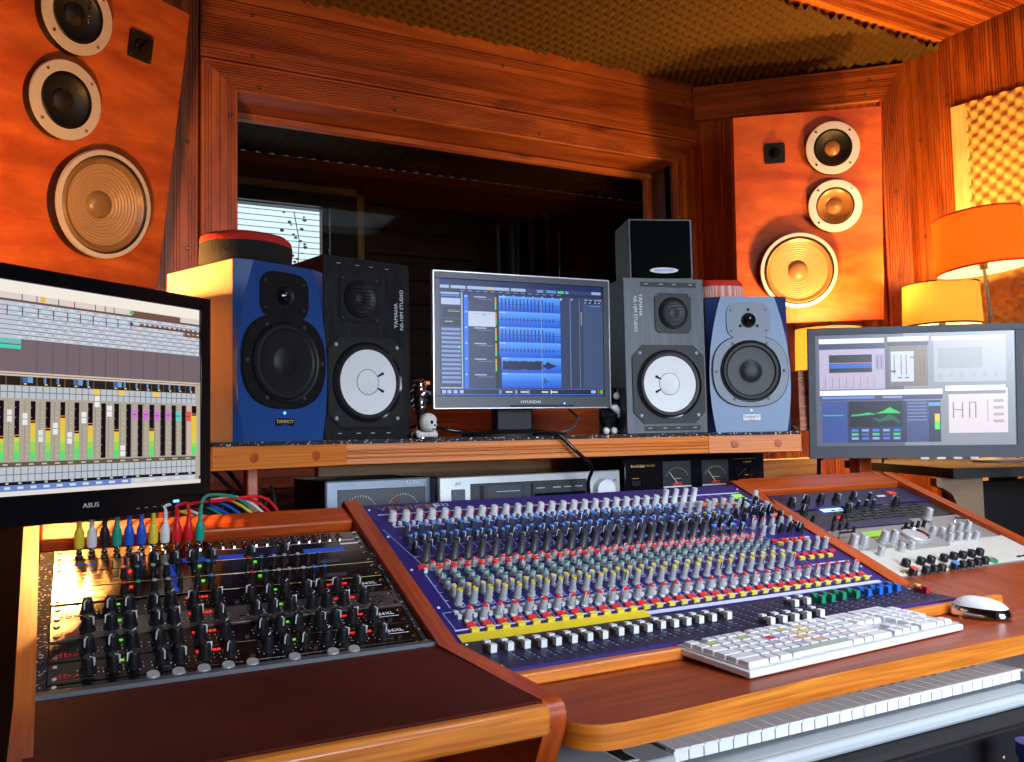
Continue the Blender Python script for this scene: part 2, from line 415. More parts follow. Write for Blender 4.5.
m = MB(); m.box(-2.2, 4.4, -2.5, YW+.1, -.05, 0, 'floor_dark'); struct(m.build('floor'))
e0 = atz(781, 0, 2.672); e1 = atz(928.5, 45.7, 2.672); ysof = min(e0.y, e1.y)-.03
m = MB(); m.box(-2.2, 4.4, 1.2, YW+.02, ZC+.14, ZC+.18, 'frame_dark'); m.box(-2.2, 1.3, -2.5, 1.2, ZC+.14, ZC+.18, 'wall_dim'); m.box(2.3, 4.4, -2.5, 1.2, ZC+.14, ZC+.18, 'wall_dim'); m.box(1.3, 2.3, -2.5, -.4, ZC+.14, ZC+.18, 'wall_dim'); m.box(1.3, 2.3, .4, 1.2, ZC+.14, ZC+.18, 'wall_dim')
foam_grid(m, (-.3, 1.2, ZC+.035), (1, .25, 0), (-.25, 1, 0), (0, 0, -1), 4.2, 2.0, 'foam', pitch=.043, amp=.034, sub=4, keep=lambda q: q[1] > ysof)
struct(m.build('ceiling', angle=80))
# front wall with the control-room opening
OX0, OX1, OZ1, OZ0 = .549, 2.374, 2.285, 1.22
m = MB()
x = -.95
m.box(-.95, .42, YW-.01, YW, 0, 1.0, 'frame_dark')  # dark panel painted in for the shadow on the lower wall
while x < .42:
    plank(m, (x, YW, 1.0), UP, ZC-1.0, (1, 0, 0), .137, (0, -1, 0), PW); x += .138
plank(m, (.433, YW-.012, 2.390), (1, 0, 0), 2.07, UP, .205, (0, -1, 0), PW, pitch=.0095)
plank(m, (.433, YW-.004, 2.600), (1, 0, 0), 2.07, UP, .07, (0, -1, 0), PW, ribs=False)
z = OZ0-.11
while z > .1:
    plank(m, (.433, YW, z-.14), (1, 0, 0), 2.07, UP, .138, (0, -1, 0), PW if z > 1.1 else 'live_wood'); z -= .14  # lower planks take a darker wood to paint the shade under the shelf
m.box(-.95, OX0, YW+.022, YW+.06, 0, ZC+.16, 'frame_dark'); m.box(OX1, 2.6, YW+.022, YW+.06, 0, ZC+.16, 'frame_dark')
m.box(OX0, OX1, YW+.022, YW+.06, OZ1, ZC+.16, 'frame_dark'); m.box(OX0, OX1, YW+.022, YW+.06, 0, OZ0, 'frame_dark')
screws(m, [(.60, YW-.012, 2.42), (.60, YW-.012, 2.56), (2.44, YW-.012, 2.42), (2.44, YW-.012, 2.56), (1.55, YW-.012, 2.42), (1.55, YW-.012, 2.56), (.395, YW, 2.1), (.395, YW, 1.75)], (0, -1, 0))
struct(m.build('wall_front', angle=20))
# mitred trim round the opening
w = .098; wl = OX0-.433; wr = 2.508-OX1
m = MB(); plank(m, (.433, YW-.022, 2.383), (1, 0, 0), 2.508-.433, (0, 0, -1), w, (0, -1, 0), PW, e0=wl, e1=-wr, th=.03)
screws(m, [(.62, YW-.022, 2.31), (1.1, YW-.022, 2.31), (1.7, YW-.022, 2.31), (2.3, YW-.022, 2.31), (1.1, YW-.022, 2.355)], (0, -1, 0))
struct(m.build('trim_1', angle=20))
m = MB(); plank(m, (.433, YW-.022, OZ0), UP, 2.383-OZ0, (1, 0, 0), wl, (0, -1, 0), PW, e1=-w, th=.03)
screws(m, [(.525, YW-.022, 2.2), (.525, YW-.022, 1.76)], (0, -1, 0)); struct(m.build('trim_2', angle=20))
m = MB(); plank(m, (2.508, YW-.022, OZ0), UP, 2.383-OZ0, (-1, 0, 0), wr, (0, -1, 0), PW, e1=-w, th=.03)
screws(m, [(2.40, YW-.022, 2.2), (2.40, YW-.022, 1.9)], (0, -1, 0)); struct(m.build('trim_3', angle=20))
m = MB(); plank(m, (.433, YW-.022, OZ0-.1), (1, 0, 0), 2.075, UP, .1, (0, -1, 0), PW, th=.03); struct(m.build('trim_4', angle=20))
# the studio window: reveal boards, inner frame, pane
t = struct(bpy.data.objects.new('window_1', None)); COL.objects.link(t)
m = MB(); YB = 3.135
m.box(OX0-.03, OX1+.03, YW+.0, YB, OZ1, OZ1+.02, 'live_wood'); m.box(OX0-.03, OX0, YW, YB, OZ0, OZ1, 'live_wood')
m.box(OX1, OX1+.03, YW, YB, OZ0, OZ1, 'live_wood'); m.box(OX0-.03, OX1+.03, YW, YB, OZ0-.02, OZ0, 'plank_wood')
m.quad((OX0, YW+.001, OZ1-.001), (OX1, YW+.001, OZ1-.001), (OX1, YB, OZ1-.001), (OX0, YB, OZ1-.001), 'plank_wood', [(0, 0), (1.8, 0), (1.8, .18), (0, .18)])
m.build('reveal', t)
m = MB()
for a in ((OX0, OX1, OZ1-.028, OZ1-.004), (OX0, OX0+.028, OZ0, OZ1-.028), (OX1-.028, OX1, OZ0, OZ1-.028), (OX0, OX1, OZ0, OZ0+.03)):
    m.box(a[0], a[1], YB-.035, YB, a[2], a[3], 'plank_wood')
m.build('window_frame', t, bevel=.003)
m = MB(); m.box(OX0, OX1, YB+.001, YB+.007, OZ0, OZ1, 'pane_glass'); m.build('pane', t)
# angled corner wall
m = MB(); LA = (C1-C0).length; u = 0
def A(u, z, h=0): return C0+dA*u+nA*h+UP*z
for wd in (.115, .135, .135, .135, .135, .135, .10):
    wd = min(wd, LA-u)
    if wd < .02: break
    plank(m, A(u, 0), UP, ZC, dA, wd-.002, nA, PW); u += wd
m.add([tuple(A(0, 0, -.03)), tuple(A(LA, 0, -.03)), tuple(A(LA, ZC+.16, -.03)), tuple(A(0, ZC+.16, -.03))], [(0, 1, 2, 3)], 'frame_dark')
screws(m, [tuple(A(.06, 2.05)), tuple(A(.06, 1.75)), tuple(A(.17, 1.66)), tuple(A(.17, 2.42)), tuple(A(.17, 2.1))], nA)
struct(m.build('wall_corner', angle=20))
m = MB(); plank(m, A(0, ZC, .025), dA, LA, (0, 0, -1), .15, nA, PW, th=.025, e1=-.09)
screws(m, [tuple(A(.3, 2.56, .025)), tuple(A(.72, 2.58, .025)), tuple(A(.70, 2.52, .025))], nA); struct(m.build('trim_5', angle=20))
m = MB(); plank(m, A(LA, 0, .025), UP, ZC, -dA, .10, nA, PW, th=.025, e1=-.15)
screws(m, [tuple(A(LA-.05, z, .025)) for z in (2.40, 2.1, 1.75)], nA); struct(m.build('trim_6', angle=20))
# right wall: boards, then egg-crate foam behind a light strip
def Rr(u, z, h=0): return C1+dR*u+nR*h+UP*z
def ruv(px, py, h=0):
    p = on_plane(px, py, C1+nR*h, nR); return (p-C1).dot(dR), p.z
m = MB(); u = 0; uF = ruv(953, 120)[0]; zF = ruv(955, 108)[1]
while u < uF-.02:
    wd = min(.15, uF-u); plank(m, Rr(u, 0), UP, ZC+.14, dR, wd-.002, nR, PW); u += .15
u = uF
while u < 4.6:
    plank(m, Rr(u, zF), UP, ZC+.14-zF, dR, .148, nR, PW); u += .15
m.add([tuple(Rr(0, 0, -.03)), tuple(Rr(4.8, 0, -.03)), tuple(Rr(4.8, ZC+.16, -.03)), tuple(Rr(0, ZC+.16, -.03))], [(0, 1, 2, 3)], 'frame_dark')
screws(m, [tuple(Rr(uF-.02, z)) for z in (zF+.02, 2.45)]+[tuple(Rr(uF+.1*i, zF+.02)) for i in (1, 3, 5)]+[tuple(Rr(.06, 2.3)), tuple(Rr(.06, 1.9))], nR)
struct(m.build('wall_right', angle=20))
m = MB(); m.M = Matrix((dR, UP, nR)).transposed().to_4x4() @ T(0, 0, 0); m.M.translation = C1
m.box(uF, uF+.065, .2, zF, 0, .022, 'pinboard'); screws_m = m.build('trim_7', bevel=.002); struct(screws_m)
m = MB(); foam_grid(m, Rr(uF+.06, .7), dR, UP, nR, 1.5, zF-.7, 'foam_lit', pitch=.027, amp=.030, base=.004, diag=True, sub=3)
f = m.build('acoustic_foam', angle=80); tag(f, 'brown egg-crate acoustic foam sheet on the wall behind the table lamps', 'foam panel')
# plank-clad soffit that meets the foam ceiling, edged with a smooth board
ZB = 2.672; e0 = atz(781, 0, ZB); e1 = atz(928.5, 45.7, ZB); dB = (e1-e0).normalized(); nB = V((dB.y, -dB.x, 0)); e0 = e0-dB*1.4; LB = (e1-e0).length+.01
m = MB(); plank(m, e0, dB, LB, nB, .055, (0, 0, -1), 'shelf_wood', ribs=False, th=.04); struct(m.build('trim_8', angle=20))
m = MB(); w = .057
while w < 1.3: plank(m, e0+nB*w+V((0, 0, .004)), dB, LB, nB, .140, (0, 0, -1), PW, th=.03); w += .143
struct(m.build('trim_9', angle=20))
# remaining walls (seen only in reflections)
m = MB(); m.box(-2.2, -2.15, -2.5, YW, 0, ZC+.16, 'wall_dim'); m.box(-2.2, -.95, YW, YW+.05, 0, ZC+.16, 'wall_dim'); struct(m.build('wall_left'))
BX0, BX1, BZ0, BZ1 = .35, 2.3, .95, 2.15
m = MB(); m.box(-2.2, BX0, -2.5, -2.45, 0, ZC+.16, 'wall_dim'); m.box(BX1, 4.4, -2.5, -2.45, 0, ZC+.16, 'wall_dim')
m.box(BX0, BX1, -2.5, -2.45, 0, BZ0, 'wall_dim'); m.box(BX0, BX1, -2.5, -2.45, BZ1, ZC+.16, 'wall_dim'); struct(m.build('wall_back'))
t = struct(bpy.data.objects.new('window_3', None)); COL.objects.link(t); m = MB()
for a in ((BX0, BX1, BZ1-.05, BZ1), (BX0, BX1, BZ0, BZ0+.05), (BX0, BX0+.05, BZ0, BZ1), (BX1-.05, BX1, BZ0, BZ1), (1.30, 1.35, BZ0, BZ1)): m.box(a[0], a[1], -2.47, -2.42, a[2], a[3], 'white_plastic')
m.build('window_frame', t)

t = struct(bpy.data.objects.new('window_added', None)); COL.objects.link(t); m = MB()  # frame added out of view around the overhead fill light
for a in ((1.3, 2.3, .34, .4), (1.3, 2.3, -.4, -.34), (1.3, 1.36, -.34, .34), (2.24, 2.3, -.34, .34)): m.box(a[0], a[1], a[2], a[3], ZC+.11, ZC+.16, 'white_plastic')
m.build('window_frame', t)

# ------------------------------------------------------------------ the recording room behind the glass
YL = 5.0; LZ = 2.755
WX0, WX1, WZ0, WZ1 = .55, 1.46, 1.5, 2.49
m = MB()
def logs(x0, x1, z0, z1):
    z = z0
    while z < z1-.02:
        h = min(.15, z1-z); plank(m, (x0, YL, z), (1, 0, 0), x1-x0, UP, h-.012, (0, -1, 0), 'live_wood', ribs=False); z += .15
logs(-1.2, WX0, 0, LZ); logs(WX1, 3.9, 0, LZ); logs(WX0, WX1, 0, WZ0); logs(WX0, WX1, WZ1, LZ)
m.box(-1.2, WX0, YL+.02, YL+.1, 0, LZ, 'frame_dark'); m.box(WX1, 3.9, YL+.02, YL+.1, 0, LZ, 'frame_dark')
m.box(WX0, WX1, YL+.02, YL+.1, 0, WZ0, 'frame_dark'); m.box(WX0, WX1, YL+.02, YL+.1, WZ1, LZ, 'frame_dark')
m.box(-1.2, 3.9, YL-.05, YL, LZ-.05, LZ, 'plank_wood')
struct(m.build('wall_recording', angle=20))
m = MB(); m.box(-1.2, 4.0, YW+.06, YL+.1, LZ+.03, LZ+.06, 'frame_dark')
foam_grid(m, (-.6, 3.2, LZ+.03), (1, 0, 0), (0, 1, 0), (0, 0, -1), 4.4, 1.8, 'foam_dark', pitch=.08, amp=.035); struct(m.build('ceiling_recording', angle=80))
m = MB(); m.box(-1.25, -1.2, YW+.06, YL+.1, 0, LZ+.06, 'live_wood'); struct(m.build('wall_recording_left'))
m = MB(); m.box(3.7, 3.75, YW+.0, YL+.1, 0, LZ+.06, 'frame_dark'); foam_grid(m, (3.7, 3.2, 1.2), (0, 1, 0), UP, (-1, 0, 0), 1.8, 1.5, 'foam_dark', pitch=.08, amp=.035)
m.box(2.6, 3.75, YW+.02, YW+.06, 0, LZ+.06, 'frame_dark'); m.box(-1.25, .5, YW+.06, YW+.08, 0, LZ+.06, 'frame_dark')
m.box(2.45, 3.75, YW+.06, YW+.08, 0, LZ+.06, 'frame_dark'); m.box(.5, 2.45, YW+.06, YW+.08, OZ1+.02, LZ+.06, 'frame_dark'); m.box(.5, 2.45, YW+.06, YW+.08, 0, OZ0-.02, 'frame_dark')
struct(m.build('wall_recording_right', angle=80))
m = MB(); m.box(-1.2, 3.9, YW+.06, YL+.1, -.05, 0, 'floor_dark'); struct(m.build('floor_recording'))
t = struct(bpy.data.objects.new('window_2', None)); COL.objects.link(t); m = MB()
for a in ((WX0-.03, WX1+.2, WZ1+.08, WZ1+.12), (WX1+.16, WX1+.2, WZ0, WZ1+.12)): m.box(a[0], a[1], YL-.04, YL-.02, a[2], a[3], 'pale_wood')
for a in ((WX0, WX1, WZ1, WZ1+.08), (WX1, WX1+.16, WZ0, WZ1+.08), (WX1-.05, WX1-.015, WZ0, WZ1), (WX0, WX1, WZ0-.05, WZ0)): m.box(a[0], a[1], YL-.03, YL+.03, a[2], a[3], 'frame_dark')
m.build('window_frame', t)
m = MB(); z = WZ0
while z < WZ1: m.cbox((.98, YL+.02, z), (.9, .006, .003), 'blind'); z += .034
m.box(1.42, 1.445, YL, YL+.03, WZ0, WZ1, 'blind'); m.build('blind', t)
m = MB()
for i in range(26):
    c = V((1.28+random.gauss(0, .035), YL+.07, 2.46-i*.018)); a = random.random()*6.28; s = .007+.007*random.random()
    m.sphere(tuple(c), s, 'leaf', 1, .2, .7, 8, 5)
m.tube([(1.27, YL+.07, 2.47), (1.30, YL+.07, 2.3), (1.29, YL+.07, 2.1), (1.26, YL+.07, 1.9)], .003, 'leaf', 5)
tag(m.build('climbing_plant'), 'thin leafy climbing plant hanging outside the blinds of the far window', 'plant')
for i, (px, a, b) in enumerate([(498, 228, 300), (512, 226, 300), (517, 222, 300), (531, 220, 300), (547, 216, 300)]):
    p = aty(px, a, 4.7); q = aty(px, b, 4.7); m = MB(); m.tube([(p.x, p.y, p.z), (p.x, p.y, 1.2)], .014+.005*(i % 2), 'grey_strip', 10); m.lathe([(.03, 0), (.03, .01), (.012, .02)], 'grey_strip', 12, M=T(p.x, p.y, p.z))
    m.box(p.x-.06, p.x+.06, p.y-.06, p.y+.06, 1.18, 1.2, 'grey_strip'); m.tube([(p.x, p.y, 1.18), (p.x, p.y, 0)], .02, 'frame_dark', 8)
    tag(m.build('pale_tube'), 'pale upright tube standing dimly in the dark room behind the glass', 'tube', 'pale tubes behind the studio window')
p = aty(559, 232, 4.2); t = thing('microphone_stand', 'thin chrome microphone stand in the dark room seen above the middle screen', 'microphone stand', frame((p.x-.03, 4.2, 0)))
m = MB(); m.tube([(0, 0, .1), (0, 0, 1.4), (.035, 0, p.z)], .009, 'chrome', 8); m.build('pole', t)
m = MB(); m.lathe([(.13, 0), (.13, .015), (.03, .04), (.015, .12)], 'black', 24); m.build('base', t)

# ------------------------------------------------------------------ long shelf behind the desk
ZS = 1.1225
sh = [(.262, 1.627), (.541, 1.745), (1.449, 1.697), (1.668, 1.606), (1.72, 1.78), (1.76, 2.12), (.50, 2.12), (.16, 2.0), (.185, 1.70)]
st = thing('monitor_shelf', 'long orange pine shelf carrying the speakers behind the mixing desk', 'shelf', frame((1.0, 1.9, 0)))
inv = Matrix.Translation((-1.0, -1.9, 0))
m = MB(); m.M = inv; m.prism([(x*1, y+.012) for x, y in sh], 1.075, 1.1140, 'pale_wood'); m.build('shelf_board', st)
def edge(p, q, name, z0=1.072, z1=1.1145, prof=False, th=.03):
    p, q = V((*p, 0)), V((*q, 0)); d = (q-p); L = d.length; M = Matrix.Translation((-1, -1.9, 0)) @ Matrix.Translation(p) @ Matrix.Rotation(math.atan2(d.y, d.x), 4, 'Z')
    m = MB(); m.M = M; m.box(0, L, 0, th, z0, z1, 'shelf_wood', off=3)
    if prof:
        for zz in (.012, .021, .027): m.box(.002, L-.002, -.0035, 0, z0+zz, z0+zz+.004, 'shelf_wood')
    else:
        for xx in (.28, .75): m.lathe([(.010, 0), (.010, .0015), (.007, .002)], 'veneer', 16, M=T(L*xx, 0, (z0+z1)/2) @ FRONT)
    return m.build(name, st, bevel=.004)
edge(sh[0], sh[1], 'edge_board'); edge((.541, 1.747), sh[2], 'edge_moulding', prof=True); edge(sh[2], sh[3], 'edge_board'); edge((.185, 1.70), (.262, 1.627), 'edge_board')
for x, y in ((.362, 1.80), (.22, 1.98)):
    m = MB(); m.M = inv; m.box(x-.011, x+.011, y-.02, y+.02, 0, 1.075, 'desk_wood'); m.build('post', st, bevel=.003)
m = MB(); m.prism([(x, y+.004) for x, y in sh], 1.1145, ZS, 'speckled_mat'); tag(m.build('rubber_mat'), 'black speckled rubber mat covering the top of the speaker shelf', 'mat')
# lower shelf for the amplifiers
m = MB(); m.box(.50, 1.80, 1.80, 2.2, .925, .945, 'pale_wood'); m.box(.60, 1.50, 2.165, 2.2, .945, 1.06, 'pale_wood')
for x in (.52, 1.76): m.box(x, x+.04, 1.9, 2.16, 0, .925, 'desk_wood')
tag(m.build('equipment_shelf', bevel=.002), 'pale wooden shelf with a back board under the speaker shelf, behind the amplifiers', 'shelf')
# things under and beyond the right end
m = MB(); m.box(1.84, 2.44, 2.26, 2.30, .96, 1.028, 'pale_wood'); m.box(1.86, 1.90, 2.30, 2.34, 0, 1.0, 'pale_wood'); m.box(2.38, 2.42, 2.30, 2.34, 0, 1.0, 'pale_wood'); tag(m.build('wooden_rail', bevel=.003), 'pale wooden rail behind the desk under the right screen', 'rail')
m = MB(); m.box(1.92, 2.36, 2.305, 2.32, .3, .955, 'foam_dark'); foam_grid(m, (1.92, 2.30, .3), (1, 0, 0), UP, (0, -1, 0), .44, .65, 'foam', pitch=.062, amp=.03)
tag(m.build('acoustic_foam', angle=80), 'dark egg-crate foam below the pale wooden rail behind the desk', 'foam panel')
m = MB(); m.box(2.10, 2.15, 1.80, 1.84, 0, 1.24, 'desk_wood'); tag(m.build('wooden_post', bevel=.003), 'slim upright wooden post just beyond the right rack', 'post')
tb = thing('side_table', 'dark wooden side shelf with a pale curved bracket at the right edge', 'table', frame((2.7, 1.75, 0)))
m = MB(); m.M = T(-2.7, -1.75, 0); m.prism([(2.18, 1.56), (3.05, 1.25), (3.09, 2.24), (2.60, 2.30)], .985, 1.012, 'black_matte'); m.build('table_top', tb, bevel=.003)
m = MB(); m.M = frame((2.185-2.7, 1.625-1.75, 0), -30)
poly = [(0, .985), (0, .962), (.02, .955), (.042, .938), (.052, .912), (.052, .885), (.060, .866), (.080, .855), (.125, .853), (.125, .985)]
m.prism(poly, -.02, .02, 'dull_wood', M=Matrix.Rotation(rad(90), 4, 'X')); m.build('bracket', tb, bevel=.003)
m = MB(); m.M = T(-2.7, -1.75, 0); m.box(2.72, 2.78, 1.76, 1.82, 0, .985, 'frame_dark'); m.build('leg', tb); m = MB(); m.M = T(-2.7, -1.75, 0); m.box(2.96, 3.02, 1.4, 1.46, 0, .985, 'frame_dark'); m.build('leg', tb)
m = MB(); m.box(2.32, 2.94, 1.66, 1.70, 0, .96, 'black_matte'); tag(m.build('back_panel'), 'black panel in the shadow below the side shelf at the right edge', 'panel')
#==PART3==
# ------------------------------------------------------------------ helpers for assembled things
WM = {}
def th(name, label, cat, mw, group=None):
    t = thing(name, label, cat, mw, group); WM[t] = mw.copy(); return t
def wb(m, name, t, **k): return m.build(name, t, mw=WM[t].inverted(), **k)       # mesh drawn in room coordinates
def px2(M, px, py, h=0):
    n = (M.to_3x3() @ V((0, 0, 1))); p = on_plane(px, py, M @ V((0, 0, h)), n); q = M.inverted() @ p; return q.x, q.y
def pxf(M, px, py):                                                               # on a front face (local y = 0): returns local x, z
    n = (M.to_3x3() @ V((0, 1, 0))); p = on_plane(px, py, M.translation, n); q = M.inverted() @ p; return q.x, q.z
def smooth_path(pts, k=6):
    P = [V(p) for p in pts]; P = [P[0]*2-P[1]]+P+[P[-1]*2-P[-2]]; out = []
    for i in range(1, len(P)-2):
        for j in range(k):
            t = j/k; a, b, c, d = P[i-1], P[i], P[i+1], P[i+2]
            out.append(.5*((2*b)+(c-a)*t+(2*a-5*b+4*c-d)*t*t+(3*b-a-3*c+d)*t*t*t))
    out.append(P[-2]); return out
def oct_poly(w, h, c, cx=0, cy=0): return [(cx+a, cy+b) for a, b in [(w/2-c, h/2), (-w/2+c, h/2), (-w/2, h/2-c), (-w/2, -h/2+c), (-w/2+c, -h/2), (w/2-c, -h/2), (w/2, -h/2+c), (w/2, h/2-c)]]

# ------------------------------------------------------------------ wall loudspeakers
def wall_speaker(mw, label, mir, grp):
    t = th('wall_loudspeaker', label, 'speaker', mw, grp); W, H, D = .55, .81, .13
    X = (lambda x: W-x) if mir else (lambda x: x)
    m = MB(); m.box(0, W, 0, D, 0, H, 'veneer', off=2.2 if mir else 5); m.build('cabinet', t, bevel=.002)
    # woofer
    F = T(X(.231), 0, .203) @ FRONT; m = MB(); m.M = F
    m.lathe([(.146, 0), (.146, .034, 'brushed_ring'), (.143, .040, 'brushed_ring'), (.131, .040, 'rubber'), (.126, .034)], 'black_gloss', 48, cap=False)
    w = m.build('woofer', t)
    m = MB(); m.M = F; m.lathe([(.128, .033), (.121, .040), (.113, .034), (.108, .030)], 'cone_cap', 48, cap=False); m.build('surround', w)
    pr = [(.109, .030)]; r = .105
    cz_ = lambda r: .030-(.109-r)*.3
    while r > .04: pr += [(r, cz_(r)+.0016), (r-.0042, cz_(r)-.0016)]; r -= .0085
    pr += [(.036, .009)]
    m = MB(); m.M = F; m.lathe(pr, 'cone_kraft', 48, cap=False); m.build('cone', w)
    m = MB(); m.M = F; m.lathe([(.038, .009), (.034, .016), (.024, .022), (.012, .025), (.001, .026)], 'cone_cap', 32, cap=False); m.build('dust_cap', w)
    for i, (cx, cz, dome) in enumerate(((.366, .662, .055), (.371, .442, .060))):
        F = T(X(cx), 0, cz) @ FRONT; m = MB(); m.M = F
        m.lathe([(.100, 0), (.100, .026, 'brushed_ring'), (.098, .030, 'brushed_ring'), (.071, .030, 'black'), (.066, .020)], 'black_gloss', 40, cap=False)
        for a in (45, 135, 225, 315): m.lathe([(.005, .030), (.004, .033)], 'chrome', 10, M=T(.087*math.cos(rad(a)), .087*math.sin(rad(a)), 0))
        d = m.build('midrange_driver', t)
        m = MB(); m.M = F; m.lathe([(.070, .022), (.064, .027), (.058, .020), (.030, .009), (.022, .008)], 'rubber' if mir or not i else 'dome_brown', 40, cap=False); m.build('cone', d)
        m = MB(); m.M = F; m.lathe([(.030, .009), (.027, .016), (.015, .022), (.001, .024)], 'cone_dark' if mir else 'dome_brown', 32, cap=False); m.build('dome', d)
    F = T(X(.155), 0, .660) @ FRONT; m = MB(); m.M = F; m.prism(rrect(.076, .076, .006), 0, .006, 'black')
    for a in (-1, 1):
        for b in (-1, 1): m.lathe([(.003, .006), (.002, .008)], 'chrome', 8, M=T(a*.031, b*.031, 0))
    p = m.build('control_plate', t)
    m = MB(); m.M = F @ Matrix.Rotation(rad(55), 4, 'Z'); m.lathe([(.022, .006), (.020, .012)], 'black_gloss', 24); m.box(-.018, .018, -.005, .005, .012, .024, 'black_gloss'); m.build('knob', p, bevel=.001)
wall_speaker(frame((2.423, 2.639, 1.548), -37.5, 7.8), 'big orange veneered wall loudspeaker hung in the corner beside the table lamps', False, 'wall loudspeakers')
wall_speaker(frame((-.165, 2.455, 1.572), 34.8, 10.4, -1), 'big orange veneered wall loudspeaker above the large mixer screen', True, 'wall loudspeakers')

# ------------------------------------------------------------------ blue monitors
def blue_monitor(mw, label, bright):
    t = th('studio_monitor', label, 'speaker', mw, 'blue studio monitors'); W, H, D = .21, .341, .241
    bf, sd = ('baffle_lit', 'blue_side') if bright else ('blue_left', 'blue_left')  # bright: front colours with the daylight painted in
    m = MB(); m.box(.0, W, .014, D, 0, H, 'cab_side'); m.quad((0, .0139, 0), (W, .0139, 0), (W, .0139, H), (0, .0139, H), sd); m.build('cabinet', t, bevel=.0015)
    def hw(z): return .060+.044*math.sin(math.pi*min(1, max(0, (z+.10)/(H+.10+.02))))**.8
    L = [(W/2-hw(H*i/16), H*i/16) for i in range(17)]; Rr_ = [(W-x, z) for x, z in L][::-1]
    m = MB(); m.M = FRONT; m.prism([(x, z) for x, z in L+Rr_][::-1], -.014, 0, bf); m.M = Matrix()
    fl = [v for x, z in L for v in ((0, .0135, z), (x, 0, z))]; fr = [v for x, z in L for v in ((W-x, 0, z), (W, .0135, z))]   # bevelled flanks
    fs = [(2*i, 2*i+1, 2*i+3, 2*i+2) for i in range(16)]; m.add(fl, fs, sd); m.add(fr, fs, sd)
    x0 = L[0][0]; xt = L[16][0]
    m.add([(0, .0135, H), (xt, 0, H), (W-xt, 0, H), (W, .0135, H)], [(0, 1, 2, 3)], sd)
    m.build('baffle', t)
    F = T(W/2, -.0005, .280) @ FRONT; pl = 'plate_lit' if bright else 'black'
    out = []
    for a in range(32):
        c, s_ = math.cos(2*math.pi*a/32), math.sin(2*math.pi*a/32); out.append((.057*abs(c)**.5*(1 if c > 0 else -1), .046*abs(s_)**.6*(1 if s_ > 0 else -1)))
    m = MB(); m.M = F; m.prism(out, 0, .0025, pl)
    for a in ((-.045, .026), (.045, .026), (-.045, -.026), (.045, -.026)): m.lathe([(.0030, .0025), (.0022, .004)], 'knob_dark', 8, M=T(*a, 0))
    for a in ((0, .027), (-.022, -.014), (.022, -.014)): m.lathe([(.004, .0025), (.0035, .0035)], 'dark_hole', 10, M=T(*a, 0))
    m.lathe([(.019, .0025), (.018, .006), (.014, .004)], 'black', 24, cap=False)
    tw = m.build('tweeter', t)
    m = MB(); m.M = F; m.lathe([(.014, .004), (.012, .009), (.006, .0125), (.001, .0135)], 'black_gloss', 24, cap=False); m.build('dome', tw)
    F = T(W/2, -.0005, .152) @ FRONT; out = []
    for a in range(48):
        c, s_ = math.cos(2*math.pi*a/48), math.sin(2*math.pi*a/48); out.append((.096*abs(c)**.75*(1 if c > 0 else -1), .088*abs(s_)**.82*(1 if s_ > 0 else -1)))
    m = MB(); m.M = F; m.prism([(x*1.03, y*1.03) for x, y in out], 0, .0015, 'black'); m.prism(out, 0, .005, pl)
    for a in (0, 60, 120, 180, 240, 300): m.lathe([(.0042, .005), (.003, .0065)], 'knob_dark', 10, M=T(.087*math.cos(rad(a)), .080*math.sin(rad(a)), 0))
    m.lathe([(.078, .005), (.077, .008), (.072, .006)], 'black', 40, cap=False)
    wf = m.build('woofer', t)
    m = MB(); m.M = F; m.lathe([(.074, .0055), (.070, .010), (.064, .0105), (.060, .0078)], 'rubber', 40, cap=False); m.build('surround', wf)
    m = MB(); m.M = F; m.lathe([(.0605, .008), (.030, .0052), (.028, .0056), (.022, .0085), (.012, .0105), (.001, .011)], 'cone_dark', 40, cap=False); m.build('cone', wf)
    m = MB(); m.M = T(W/2, 0, .054) @ FRONT; m.lathe([(.0028, 0), (.002, .002)], 'led_blue', 12); m.build('indicator_light', t)
    m = MB(); m.M = T(W/2, 0, .035) @ FRONT; m.box(-.022, .022, -.0055, .0085, 0, .001, 'label_white' if bright else 'black'); b = m.build('badge', t)
    text('TANNOY', .0095, 'black' if bright else 'label_gold', T(W/2, -.0012, .0375) @ FRONT, t)
    text('REVEAL', .0045, 'cap_blue' if bright else 'tape_blue', T(W/2, -.0012, .031) @ FRONT, t)
TLM = frame((.308, 1.650, ZS), 23.5); TRM = frame((1.462, 1.702, ZS), -23.4)
blue_monitor(TLM, 'deep blue two-way monitor under the round black cushion with the red-lit top', False)
blue_monitor(TRM, 'pale-lit blue fronted two-way monitor in front of the red patterned cushion', True)

